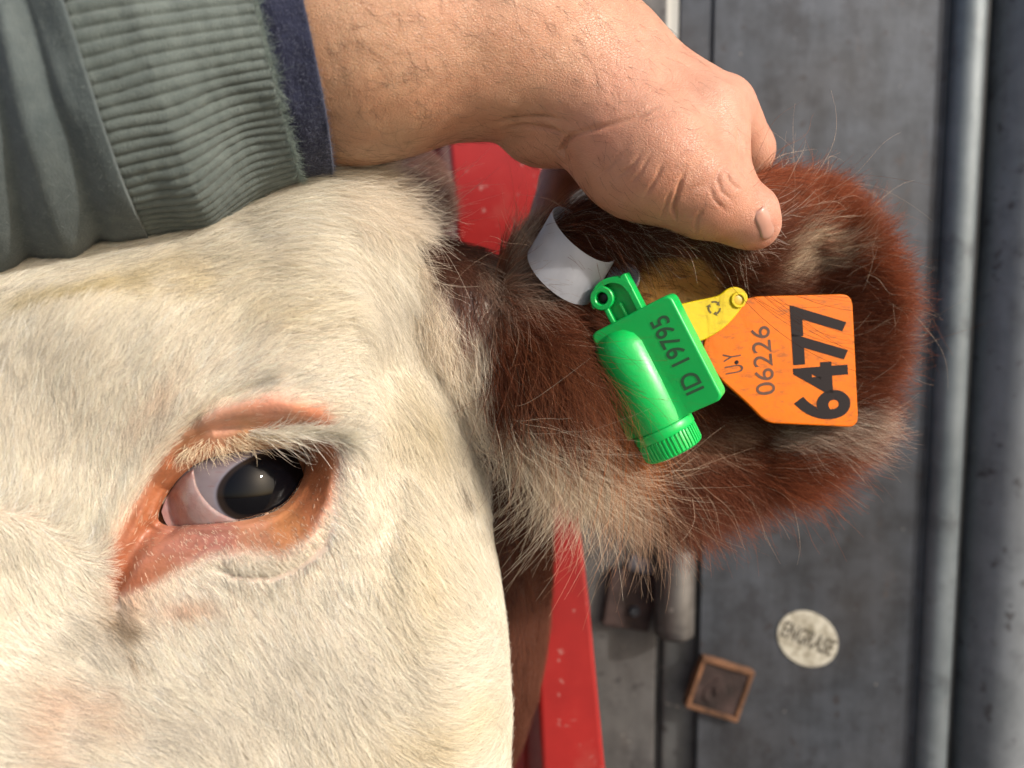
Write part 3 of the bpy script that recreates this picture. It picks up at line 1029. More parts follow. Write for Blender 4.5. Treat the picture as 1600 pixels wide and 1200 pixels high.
# --- eye
def build_eye():
    n = 200
    g = np.linspace(-1, 1, n)
    # front cap of the eyeball on a grid of angles
    aa, bb = np.meshgrid(g * 1.35, g * 1.35, indexing='ij')
    dirs = np.stack([np.sin(aa) * np.cos(bb), np.sin(bb), -np.cos(aa) * np.cos(bb)], -1)
    V = (EYE_C + EYE_R * dirs).reshape(-1, 3)
    i = np.arange(n * n).reshape(n, n)
    Q = np.stack([i[:-1, :-1], i[1:, :-1], i[1:, 1:], i[:-1, 1:]], -1).reshape(-1, 4)
    px, py = to_px(V)
    c, s = math.cos(math.radians(-25)), math.sin(math.radians(-25))
    u = (px - 411) * c + (py - 758) * s; v = -(px - 411) * s + (py - 758) * c
    k = (np.abs(u / 78) ** 2.2 + np.abs(v / 49) ** 2.2) ** (1 / 2.2)
    iris = 1 - sstep(0.94, 1.02, k)
    pup = 1 - sstep(0.78, 0.90, k)
    scl = np.array([0.17, 0.138, 0.15]) + 0.03 * fbm(px / 18, py / 18, 5)[:, None]
    # pink towards the upper lid and faint vessels
    ves = np.clip(1 - np.abs(noise2(px / 22 + 0.6 * noise2(px / 9, py / 9, 4), py / 12, 12)) * 14, 0, 1)[:, None]
    scl = scl * (1 - 0.35 * ves * np.array([0.1, 0.8, 0.8]))
    rim = np.exp(-((k - 1.0) / 0.05) ** 2)[:, None]
    scl = scl * (1 - 0.5 * rim) + np.array([0.16, 0.17, 0.22]) * 0.5 * rim
    ir = np.array([0.016, 0.011, 0.009]) * (1 - pup[:, None]) + np.array([0.002, 0.002, 0.003]) * pup[:, None]
    C = scl * (1 - iris[:, None]) + ir * iris[:, None]
    m = attr_mat('wet_eye', 0.25, 0.0, 0.5)
    m.node_tree.nodes['Principled BSDF'].inputs['Coat IOR'].default_value = 1.376
    eye = mesh_obj('eyeball', W(V), Q, m, cow, colors=C)
    fix_normals(eye)
    # third eyelid: a shell sliding over the inner corner
    top = catmull([(252, 800), (262, 774), (282, 748), (302, 733)], 24, False)
    rightb = catmull([(302, 733), (308, 762), (328, 790), (352, 806), (385, 818)], 24, False)
    L = 26
    tt = np.linspace(0, 1, L)
    tp = np.stack([np.interp(tt, np.linspace(0, 1, len(top)), top[:, 0]), np.interp(tt, np.linspace(0, 1, len(top)), top[:, 1])], 1)
    lowc = catmull([(252, 800), (268, 826), (320, 830), (385, 824)], 24, False)
    rb = np.stack([np.interp(tt, np.linspace(0, 1, len(rightb)), rightb[:, 0]), np.interp(tt, np.linspace(0, 1, len(rightb)), rightb[:, 1])], 1)
    lc = np.stack([np.interp(tt, np.linspace(0, 1, len(lowc)), lowc[:, 0]), np.interp(tt, np.linspace(0, 1, len(lowc)), lowc[:, 1])], 1)
    rows = []
    # rows sweep from the top/left edge to the free right edge
    left = np.concatenate([tp[::-1], lc[1:]])
    left = np.stack([np.interp(np.linspace(0, 1, 40), np.linspace(0, 1, len(left)), left[:, k]) for k in (0, 1)], 1)
    rbb = np.stack([np.interp(np.linspace(0, 1, 40), tt, rb[:, k]) for k in (0, 1)], 1)
    cols = []
    M = 18
    for s in np.linspace(0, 1, M):
        q = left * (1 - s) + rbb * s
        th = 0.0014 * (0.5 + 0.5 * math.sin(math.pi * min(1, s * 1.02))) - (0.0009 if s == 1 else 0)
        d = eye_depth(q[:, 0], q[:, 1]) - max(th, 0.0001)
        rows.append(P(q[:, 0], q[:, 1], d))
        w = s
        c3 = np.array([0.25, 0.105, 0.09]) * (1 - w) + np.array([0.29, 0.195, 0.18]) * w
        cc = np.ones((40, 1)) * c3
        cc = cc + 0.07 * fbm(q[:, 0] / 12, q[:, 1] / 12, 8)[:, None] * np.array([.5, 1, 1])
        cols.append(cc)
    # rolled free edge back to the ball
    rows.append(P(rbb[:, 0] + 2, rbb[:, 1] - 1, eye_depth(rbb[:, 0], rbb[:, 1]) + 0.0004)); cols.append(np.ones((40, 1)) * np.array([0.45, 0.33, 0.33]))
    V = np.concatenate(rows); C = np.concatenate(cols)
    i = np.arange(len(rows) * 40).reshape(len(rows), 40)
    Q = np.stack([i[:-1, :-1], i[1:, :-1], i[1:, 1:], i[:-1, 1:]], -1).reshape(-1, 4)
    te = mesh_obj('third_eyelid', W(V), Q, attr_mat('wet_pink_membrane', 0.3, 0.5, 0.8, 0, 300, 0.0002, 700, 0.3), cow, colors=np.clip(C, 0, 1))
    # caruncle in the inner corner
    X, org = grid(P(225, 850, .30) - np.array([0, 0, .02]), P(285, 760, .30) + np.array([0, 0, .02]), 0.0006)
    f = sd_cap(X, P(250, 795, .2885), P(258, 815, .2875), 0.0028, 0.0030)
    f = smin(f, sd_cap(X, P(258, 815, .2875), P(290, 822, .2855), 0.0028, 0.0016), 0.002)
    V, Q = surface_nets(f, org, 0.0006)
    m = plain('wet_orange_flesh', (0.42, 0.16, 0.055), 0.22, 0, 0.3, 400, 0.0003, 900, 0.2)
    mesh_obj('caruncle', W(V), Q, m, cow)
build_eye()

def tear_film():
    # the wet line where the lower lid meets the eyeball
    q = catmull([(300, 821), (350, 817), (395, 810), (432, 797), (458, 774), (472, 748)], 24, False)
    n, m = len(q), 10
    d = eye_depth(q[:, 0], q[:, 1]) - 0.0013
    c = P(q[:, 0], q[:, 1] - 1.0, d)
    T = norm(np.gradient(c, axis=0))
    e1 = norm(np.cross(T, np.array([0, 0, 1.0]))); e2 = np.cross(T, e1)
    rad = 0.00055 * np.sqrt(np.maximum(np.sin(np.linspace(0.05, math.pi - 0.05, n)), 0.02)) * (1 + 0.35 * noise2(np.arange(n) / 9.0, np.zeros(n), 3))
    th = np.linspace(0, 2 * math.pi, m, endpoint=False)
    V = (c[:, None] + (e1[:, None] * np.cos(th)[None, :, None] + e2[:, None] * np.sin(th)[None, :, None]) * rad[:, None, None]).reshape(-1, 3)
    i = np.arange(n * m).reshape(n, m); j = np.roll(i, -1, 1)
    Q = np.stack([i[:-1], j[:-1], j[1:], i[1:]], -1).reshape(-1, 4)
    mt, nt, bs = new_mat('tear_fluid')
    bs.inputs['Base Color'].default_value = (1, 0.96, 0.93, 1)
    bs.inputs['Transmission Weight'].default_value = 1.0
    bs.inputs['Roughness'].default_value = 0.02
    bs.inputs['IOR'].default_value = 1.34
    o = mesh_obj('tear_film', W(V), Q, mt, cow); fix_normals(o)
tear_film()

# ------------------------------------------------------------------ ear tags
def plastic(name, c, rough=0.3, sss=0.1, var=0.08, dirt=0.0):
    m, nt, bs = new_mat(name)
    f = noise(nt, 80, 5, 0.6)
    cc = ramp(nt, f, [(0.3, tuple(x * (1 - var) for x in c)), (0.7, c)])
    if dirt > 0:
        g = noise(nt, 160, 4, 0.7, stretch=(1, 1, 3))
        cc = mix(nt, ramp(nt, g, [(0.52, (0, 0, 0)), (0.70, (dirt,) * 3)]), cc, (0.14, 0.06, 0.02))
        g2 = noise(nt, 45, 4, 0.6)
        cc = mix(nt, ramp(nt, g2, [(0.48, (0, 0, 0)), (0.70, (dirt * .6,) * 3)]), cc, tuple(x * 0.45 + y for x, y in zip(c, (0.05, 0.02, 0.005))))
    nt.links.new(cc, bs.inputs['Base Color'])
    rr = nt.nodes.new('ShaderNodeMapRange'); rr.inputs['To Min'].default_value = rough - 0.08; rr.inputs['To Max'].default_value = rough + 0.15
    nt.links.new(f, rr.inputs[0]); nt.links.new(rr.outputs[0], bs.inputs['Roughness'])
    bs.inputs['Subsurface Weight'].default_value = sss
    bs.inputs['Subsurface Radius'].default_value = (1, 1, 1)
    bs.inputs['Subsurface Scale'].default_value = 0.0015
    bump(nt, bs, noise(nt, 500, 3), 0.0001, 0.6)
    return m

def green_tag():
    t = thing('green_ear_tag', 'bright green bulky ear tag with knurled cap hanging on the ear', 'ear tag', W(P(1000, 560, .315)))
    phi = math.radians(26)
    img_b = np.array([0.89, 0.456, 0]); img_a = np.array([0.456, -0.89, 0])
    u = img_b * math.cos(phi) + np.array([0, 0, -1.0]) * math.sin(phi)
    fr = Frame(P(1030, 560, .2985), u, img_a)
    q = lambda x, y: fr.inv(x, y)
    mm = 0.001
    M = plastic('green_plastic', (0.0, 0.47, 0.085), 0.34, 0.15, 0.10, 0.14)
    M2 = plastic('green_cap_plastic', (0.0, 0.50, 0.09), 0.34, 0.15, 0.1, 0.12)
    R = max(q(1047, 460)[0], q(1128, 622)[0]); T = q(1047, 458)[1]; B = q(1125, 626)[1]; Lf = q(924, 528)[0]
    b = MB()
    b.prism(rounded([(Lf, T), (R, T), (R, B), (Lf, B)], [3 * mm, 3.2 * mm, 3.2 * mm, 2 * mm], 8), -10.5 * mm, 0)
    b.build('tag_plate', M, t, fr, smooth=True, bevel=0.0009, sharp=50)
    uc = q(1029, 670)[0]; rc = 11.2 * mm
    vt = q(962, 540)[1]; vb = q(1029, 668)[1]
    b = MB()
    prof = [(0.2 * mm, vt - 6 * mm), (4 * mm, vt - 5.6 * mm), (7.6 * mm, vt - 4 * mm), (10 * mm, vt - 1.2 * mm), (rc, vt + 2.5 * mm), (rc, vb - 0.5 * mm), (rc * 0.97, vb + 1 * mm)]
    b.lathe(prof, (uc, 0, -5.2 * mm), (0, 1, 0), (1, 0, 0), (0, 0, 1), 72)
    # fillet between barrel and plate
    for sgn in (1, -1):
        fv = []; 
        n = 10
        for k in range(n + 1):
            a = math.radians(34 + 0 * k) 
        pr = [(uc + sgn * 8.6 * mm, 1.6 * mm), (uc + sgn * 10.0 * mm, 0.55 * mm), (uc + sgn * 11.6 * mm, 0.15 * mm), (uc + sgn * 13.2 * mm, 0.01 * mm), (uc + sgn * 13.2 * mm, -2 * mm), (uc + sgn * 8.0 * mm, -2 * mm)]
        v = []
        for (x, z) in pr: v.append((uc + (x - uc) * 0.82, vt + 1.5 * mm, z if z < 0 else z * 0.02))
        for (x, z) in pr: v.append((x, vb, z))
        m_ = len(pr)
        b.add(v, [list(range(m_)), list(range(2 * m_ - 1, m_ - 1, -1))] + [[i, (i + 1) % m_, m_ + (i + 1) % m_, m_ + i] for i in range(m_)])
    b.build('barrel', M, t, fr, sharp=38)
    # knurled cap
    b = MB()
    v0 = vb + 0.4 * mm
    b.lathe([(10.5 * mm, v0 - 0.2 * mm), (12.0 * mm, v0), (12.2 * mm, v0 + 0.4 * mm), (12.2 * mm, v0 + 3.2 * mm), (11.9 * mm, v0 + 3.6 * mm)], (uc, 0, -5.2 * mm), (0, 1, 0), (1, 0, 0), (0, 0, 1), 96)
    b.build('cap_collar', M2, t, fr, sharp=38)
    b = MB()
    ridge = lambda a, tt: 1 + 0.030 * (1 if math.cos(44 * a) > 0 else -0.6) * (1.0 if v0 + 4 * mm < tt < v0 + 10.5 * mm else 0.4)
    b.lathe([(11.4 * mm, v0 + 3.7 * mm), (11.6 * mm, v0 + 4.1 * mm), (11.5 * mm, v0 + 9.8 * mm), (11.2 * mm, v0 + 10.8 * mm), (10.2 * mm, v0 + 11.4 * mm)], (uc, 0, -5.2 * mm), (0, 1, 0), (1, 0, 0), (0, 0, 1), 352, ridge)
    b.build('cap', M2, t, fr, sharp=30)
    # neck: two rails, a web and the ring of the pin hole
    hu, hv = q(938, 467)
    b = MB()
    top = T - 15.5 * mm
    b.box(Lf + 9.5 * mm, Lf + 22 * mm, top + 1 * mm, T + 1 * mm, -7.5 * mm, -6.0 * mm)
    for (x0, x1, y0) in ((Lf + 20 * mm, Lf + 22.6 * mm, top + 1 * mm), (Lf + 8.6 * mm, Lf + 10.6 * mm, hv + 3 * mm)):
        b.box(x0, x1, y0, T + 0.6 * mm, -9 * mm, -2.2 * mm)
    b.box(Lf + 14.4 * mm, Lf + 15.8 * mm, hv + 4.5 * mm, T + 0.5 * mm, -7 * mm, -3.4 * mm)
    b.build('neck', M, t, fr, smooth=True, bevel=0.0006, sharp=40)
    b = MB()
    b.lathe([(2.3 * mm, -8 * mm), (4.6 * mm, -8 * mm), (4.6 * mm, -1.8 * mm), (4.2 * mm, -1.4 * mm), (2.7 * mm, -1.4 * mm), (2.3 * mm, -1.9 * mm)], (hu, hv, 0), (0, 0, 1), (1, 0, 0), (0, 1, 0), 40, closed=True)
    # curved hood from the ring to the right rail
    arc = []
    cx_, cy_ = hu + 3.6 * mm, hv + 2 * mm
    for k in range(15):
        a = math.radians(180 + 180 * k / 14 * 1.0)
        arc.append((cx_ + 8.6 * mm * math.cos(a), cy_ + 8.0 * mm * math.sin(a)))
    inn = [(cx_ + (x - cx_) * 0.74, cy_ + (y - cy_) * 0.74) for x, y in arc[::-1]]
    b.prism(arc + inn, -8.5 * mm, -2.0 * mm)
    b.build('pin_ring', M, t, fr, sharp=35)
    b = MB(); b.lathe([(2.35 * mm, -8.5 * mm), (2.35 * mm, -4.5 * mm), (1.2 * mm, -3.8 * mm)], (hu, hv, 0), (0, 0, 1), (1, 0, 0), (0, 1, 0), 24)
    b.build('pin', plain('dark_pin', (0.03, 0.03, 0.03), 0.35, 0.7), t, fr, sharp=35)
    # lettering reads upwards along the plate
    u0 = q(1057, 553)[0]
    v_i = q(1088, 612)[1]; v_5 = q(1025, 498)[1]
    text_on('ID 19795', fr, (-v_i, -v_5), (-u0 - 3.9 * mm, -u0 + 3.9 * mm), (0, -1), (1, 0), 0.00012, plain('grey_laser_print', (0.014, 0.075, 0.03), 0.6), t, 0.012) if False else None
    tx = text_on('ID 19795', fr, (-v_i, -v_5), (u0 - 3.7 * mm, u0 + 3.7 * mm), (0, -1), (1, 0), 0.00012, plain('grey_laser_print', (0.022, 0.085, 0.035), 0.6), t, 0.012)
green_tag()

def orange_tag():
    t = thing('orange_ear_tag', 'flat orange ear tag numbered 6477 on the right half of the ear', 'ear tag', W(P(1240, 560, .336)))
    o = P(1250, 560, .3270)
    u = P(1330, 557, .3310) - P(1180, 561, .3235); v = P(1262, 660, .3275) - P(1256, 465, .3265)
    fr = Frame(o, u, v)
    pts = [(1182, 463), (1332, 459), (1342, 668), (1198, 661), (1164, 626), (1122, 590), (1096, 545), (1118, 486), (1160, 468)]
    poly = [fr.inv(x, y) for x, y in pts]
    rad = [0.003, 0.0052, 0.0052, 0.004, 0.006, 0.006, 0.004, 0.004, 0.004]
    M = plastic('orange_plastic', (0.66, 0.142, 0.0), 0.45, 0.2, 0.08, 0.7)
    M.node_tree.nodes['Principled BSDF'].inputs['Specular IOR Level'].default_value = 0.2
    b = MB(); b.prism(rounded(poly, rad, 7), -0.0017, 0)
    b.build('tag_plate', M, t, fr, bevel=0.0006, sharp=40)
    def T(s, p0, p1, h0, h1, bold, mat, nm='lettering', sp=1.0):
        """reads from p0 up to p1; h0/h1 are glyph top / baseline offsets in px to the left / right of that line"""
        a = np.array(fr.inv(*p0)); c = np.array(fr.inv(*p1))
        rd = norm(c - a); dn = np.array([-rd[1], rd[0]])
        if dn[0] < 0: dn = -dn
        Lm = np.linalg.norm(c - a)
        k = 0.327 / F
        f2 = Frame(fr(np.array([a[0], a[1], 0.0])), fr.u * rd[0] + fr.v * rd[1], fr.u * dn[0] + fr.v * dn[1])
        text_on(s, f2, (0, Lm), (h0 * k, h1 * k), (1, 0), (0, 1), 0.00012, mat, t, bold, nm, sp)
    T('6477', (1287, 656), (1276, 474), -49, 49, 0.035, M_print, 'large_number', 0.95)
    m2 = plain('thin_print', (0.075, 0.028, 0.012), 0.7, var=0.3, vscale=300)
    T('06226', (1197, 617), (1187, 510), -16, 16, 0.004, m2, 'small_number')
    T('U Y', (1148, 583), (1143, 551), -15, 15, 0.0, m2, 'country_letters')
    b = MB(); x, y = fr.inv(1151, 566)
    b.lathe([(0.0008, 0), (0.0008, 0.0003)], (x, y, 0), (0, 0, 1), (1, 0, 0), (0, 1, 0), 14)
    b.build('dot', M_print, t, fr, smooth=False)
orange_tag()

def yellow_tag():
    t = thing('yellow_ear_tag', 'yellow ear tag with round button hole between green and orange tags', 'ear tag', W(P(1110, 490, .331)))
    o = P(1120, 485, .3165)
    fr = Frame(o, P(1170, 470, .3185) - P(1075, 500, .3145), P(1130, 520, .3170) - P(1110, 455, .3160))
    pts = [(1040, 482), (1075, 472), (1124, 462), (1136, 451), (1149, 447), (1163, 452), (1171, 466), (1160, 480), (1146, 499), (1128, 516), (1102, 531), (1052, 545)]
    poly = [fr.inv(x, y) for x, y in pts]
    M = plastic('yellow_plastic', (0.66, 0.49, 0.0), 0.4, 0.2, 0.08, 0.3)
    M.node_tree.nodes['Principled BSDF'].inputs['Specular IOR Level'].default_value = 0.3
    b = MB(); b.prism(rounded(poly, 0.003, 5), -0.0016, 0)
    b.build('tag_plate', M, t, fr, bevel=0.0005, sharp=40)
    hx, hy = fr.inv(1153, 469)
    b = MB()
    b.lathe([(0.0020, -0.0002), (0.0032, -0.0002), (0.0032, 0.0007), (0.0029, 0.0010), (0.0023, 0.0010), (0.0020, 0.0006)], (hx, hy, 0), (0, 0, 1), (1, 0, 0), (0, 1, 0), 36, closed=True)
    b.build('button_ring', M, t, fr, sharp=35)
    b = MB(); b.lathe([(0.0019, -0.0002), (0.0019, 0.0003), (0.0009, 0.0005)], (hx, hy, 0), (0, 0, 1), (1, 0, 0), (0, 1, 0), 24)
    b.build('button_pin', plastic('amber_plastic', (0.55, 0.36, 0.02), 0.3), t, fr, sharp=35)
    # three chasing arrows
    cx_, cy_ = fr.inv(1116, 481); s = 0.0026
    b = MB()
    for k in range(3):
        a0 = math.radians(120 * k + 20)
        def pt(r, a): return (cx_ + r * math.cos(a), cy_ + r * math.sin(a))
        o_ = [pt(s * 1.08, a0 + math.radians(x)) for x in (0, 25, 50, 65)]
        i_ = [pt(s * 0.80, a0 + math.radians(x)) for x in (65, 50, 25, 0)]
        b.prism(o_ + i_, 0.00005, 0.00015)
        b.prism([pt(s * 1.35, a0 + math.radians(64)), pt(s * 0.92, a0 + math.radians(98)), pt(s * 0.55, a0 + math.radians(62))], 0.00005, 0.00016)
    b.build('recycling_mark', plain('dark_print', (0.10, 0.075, 0.01), 0.7), t, fr, smooth=False)
yellow_tag()

def white_band():
    t = thing('white_ear_band', 'translucent white plastic band tag curled above the green tag', 'ear tag', W(P(890, 410, .315)))
    A = np.array([-38, 64]) ; Bv = np.array([47.5, 39.0])
    C0 = np.array([912.5, 367.0])
    ph = np.radians(np.linspace(262, 2, 60))
    rows = []
    def pt(a, s, off):
        x = C0 + Bv * math.cos(a) * (1 + off) + A * s * (1 + 0.06 * math.sin(a)) + np.array([-13, 21]) * math.sin(a) * 0.9
        return x, 0.3120 - 0.0085 * math.sin(a) * (1 + off) + 0.003 * s
    S = np.linspace(0, 1, 12)
    lay = []
    for off in (0.02, -0.02):
        V = []
        for a in ph:
            for s in S:
                q, d = pt(a, s, off)
                V.append(P(q[0], q[1], d))
        lay.append(np.array(V))
    n, m = len(ph), len(S)
    V = np.concatenate(lay)
    f = []
    I = lambda l, i, j: l * n * m + i * m + j
    for i in range(n - 1):
        for j in range(m - 1):
            f.append([I(0, i, j), I(0, i + 1, j), I(0, i + 1, j + 1), I(0, i, j + 1)])
            f.append([I(1, i, j), I(1, i, j + 1), I(1, i + 1, j + 1), I(1, i + 1, j)])
        f.append([I(0, i, 0), I(1, i, 0), I(1, i + 1, 0), I(0, i + 1, 0)])
        f.append([I(0, i, m - 1), I(0, i + 1, m - 1), I(1, i + 1, m - 1), I(1, i, m - 1)])
    for j in range(m - 1):
        f.append([I(0, 0, j), I(0, 0, j + 1), I(1, 0, j + 1), I(1, 0, j)])
        f.append([I(0, n - 1, j), I(1, n - 1, j), I(1, n - 1, j + 1), I(0, n - 1, j + 1)])
    mt, nt, bs = new_mat('milky_plastic')
    fz = noise(nt, 60, 4)
    nt.links.new(ramp(nt, fz, [(0.35, (0.33, 0.335, 0.37)), (0.7, (0.46, 0.465, 0.50))]), bs.inputs['Base Color'])
    bs.inputs['Roughness'].default_value = 0.32
    tr = nt.nodes.new('ShaderNodeBsdfTranslucent'); tr.inputs[0].default_value = (0.5, 0.52, 0.56, 1)
    mx = nt.nodes.new('ShaderNodeMixShader'); mx.inputs[0].default_value = 0.3
    nt.links.new(bs.outputs[0], mx.inputs[1]); nt.links.new(tr.outputs[0], mx.inputs[2])
    nt.links.new(mx.outputs[0], nt.nodes['Material Output'].inputs[0])
    o = mesh_obj('strip', W(V), f, mt, t, sharp=50); fix_normals(o)
    # metal button that pins it through the ear
    fr = Frame(P(974, 436, .3215), P(1000, 446, .318) - P(950, 426, .325), P(966, 460, .322) - P(982, 412, .322))
    b = MB()
    b.lathe([(0.0020, -0.001), (0.0066, -0.001), (0.0070, 0.0), (0.0066, 0.0012), (0.0045, 0.0008), (0.0020, 0.0006)], (0, 0, 0), (0, 0, 1), (1, 0, 0), (0, 1, 0), 48, closed=True)
    b.build('button', plain('grey_button', (0.38, 0.39, 0.41), 0.35, 0.5, 0.2), t, fr, sharp=35)
white_band()

# ------------------------------------------------------------------ the person
person = thing('person', 'tanned arm in green sweatshirt sleeve gripping the ear, hand bent at the wrist', 'person', W(P(300, 100, .27)))

def build_hand():
    h = 0.0013
    X, org = grid((-0.135, 0.042, 0.225), (0.118, 0.205, 0.415), h)
    # forearm and wrist
    f = sd_cap(X, P(150, 75, .285), P(560, 50, .292), .046, .0440)
    f = smin(f, sd_cap(X, P(560, 50, .291), P(790, 56, .302), .0440, .0345), .012)
    f = smin(f, sd_cap(X, P(790, 56, .302), P(920, 98, .312), .0340, .0272), .015)
    # metacarpals
    f = smin(f, sd_cap(X, P(910, 92, .310), P(1112, 178, .316), .0232, .0152), .014)
    f = smin(f, sd_cap(X, P(910, 92, .325), P(1078, 180, .338), .0222, .0150), .010)
    f = smin(f, sd_cap(X, P(900, 98, .340), P(1040, 180, .358), .0210, .0145), .010)
    f = smin(f, sd_cap(X, P(880, 110, .350), P(1000, 170, .378), .0200, .0150), .012)
    # heel of the hand
    f = smin(f, sd_ell(X, P(842, 205, .312), (.0168, .0138, .016), math.radians(-16)), .005)
    # thumb: metacarpal with thenar mass, proximal and distal phalanx
    f = smin(f, sd_cap(X, P(930, 160, .300), P(1030, 250, .293), .0200, .0190), .016)
    f = smin(f, sd_ell(X, P(990, 252, .298), (.0240, .0205, .020), math.radians(-24)), .008)
    f = smin(f, sd_cap(X, P(1030, 255, .293), P(1102, 306, .293), .0185, .0150), .010)
    f = smin(f, sd_cap(X, P(1100, 304, .293), P(1166, 338, .298), .0145, .0115), .006)
    f = smin(f, sd_cap(X, P(1168, 338, .298), P(1180, 351, .3015), .0112, .0090), .005)
    # web to the index finger
    f = smin(f, sd_ell(X, P(1076, 210, .303), (.0215, .0200, .0150), math.radians(-38)), .010)
    f = smin(f, sd_cap(X, P(1105, 196, .303), P(1124, 275, .298), .0125, .0105), .008)
    def finger(pts, rs, k=.006):
        nonlocal f
        g = None
        for i in range(len(pts) - 1):
            c = sd_cap(X, P(*pts[i]), P(*pts[i + 1]), rs[i], rs[i + 1])
            g = c if g is None else smin(g, c, .003)
        f = smin(f, g, k)
    finger([(1126, 174, .322), (1164, 236, .337), (1150, 330, .365), (1080, 372, .372)], [.0142, .0118, .0105, .0085], .004)
    finger([(1082, 178, .348), (1110, 260, .372), (1060, 350, .388), (985, 372, .386)], [.0145, .0125, .0105, .0085], .005)
    finger([(1040, 178, .366), (1035, 260, .388), (980, 345, .392), (915, 350, .385)], [.0140, .0115, .0100, .0082], .004)
    finger([(1000, 170, .380), (935, 245, .392), (872, 282, .390), (850, 345, .380)], [.0125, .0105, .0092, .0078], .004)
    V, Q = surface_nets(f, org, h)
    V = relax(V, Q, 3)
    return V, Q
PS = 1.0      # the person sits a little nearer the camera than first laid out
Vp, Qp = build_hand()

def subdivide(V, Q):
    """one linear split of every quad"""
    Q = np.asarray(Q)
    E = np.sort(np.concatenate([Q[:, [0, 1]], Q[:, [1, 2]], Q[:, [2, 3]], Q[:, [3, 0]]]), 1)
    key = E[:, 0].astype(np.int64) * (len(V) + 1) + E[:, 1]
    uk, inv = np.unique(key, return_inverse=True)
    ea = (uk // (len(V) + 1)).astype(int); eb = (uk % (len(V) + 1)).astype(int)
    mid = (V[ea] + V[eb]) / 2
    cen = V[Q].mean(1)
    n = len(V); m = len(mid); q = len(Q)
    e = inv.reshape(4, q) + n
    c = np.arange(q) + n + m
    NQ = []
    for k in range(4):
        NQ.append(np.stack([Q[:, k], e[k], c, e[(k + 3) % 4]], 1))
    return np.concatenate([V, mid, cen]), np.concatenate(NQ)

Vp, Qp = subdivide(Vp, Qp)
Vp = relax(Vp, Qp, 2)
Np = vnormals(Vp, Qp)
px, py = to_px(Vp)
front = (Np[:, 2] < 0.35) & (Vp[:, 2] < 0.345)
disp = np.zeros(len(Vp))
creases = [([(1058, 352), (1052, 325), (1062, 290), (1072, 262)], 4.0, .0013), ([(1030, 350), (1040, 322), (1050, 292)], 3.5, .0007),
           ([(950, 285), (985, 262), (1010, 230)], 4, .0005), ([(975, 300), (1000, 270), (1020, 235)], 3.5, .0005), ([(1000, 318), (1025, 280), (1040, 245)], 3.5, .0006),
           ([(888, 258), (876, 236), (884, 218), (905, 205)], 5, .0022), ([(870, 212), (905, 208), (950, 196), (1000, 180), (1040, 160)], 6, .0010),
           ([(780, 203), (820, 196), (860, 202), (890, 213)], 4, .0011), ([(760, 198), (800, 186), (850, 182), (890, 190)], 5, .0007),
           ([(1150, 190), (1156, 225), (1158, 262)], 6, .0006), ([(1130, 262), (1142, 285), (1160, 300)], 4, .0006), ([(1118, 270), (1128, 300), (1150, 318)], 4, .0005),
           ([(1108, 285), (1116, 312), (1140, 335)], 3.5, .0005), ([(1145, 245), (1158, 268), (1168, 290)], 4, .0007), ([(1085, 372), (1088, 345), (1100, 322)], 4, .0006),
           ([(920, 285), (950, 262), (975, 232)], 3.5, .0004)]
for pts, sg, am in creases:
    disp -= 1.0 * am * groove(px, py, pts, sg * 0.75, 0.35) * front
# tendon / knuckle relief and soft irregularity
disp += 0.0004 * fbm(px / 60, py / 60, 41) + 0.0012 * np.exp(-((px - 1130) / 40) ** 2 - ((py - 150) / 32) ** 2) * front
disp -= 0.0005 * front * np.clip(np.sin((px * 0.55 + py * 0.83) / 7.0 + 2.5 * noise2(px / 30, py / 30, 77)), 0, 1) * np.exp(-((px - 1120) / 45) ** 2 - ((py - 285) / 45) ** 2)
Vp = (Vp + Np * disp[:, None]) * PS

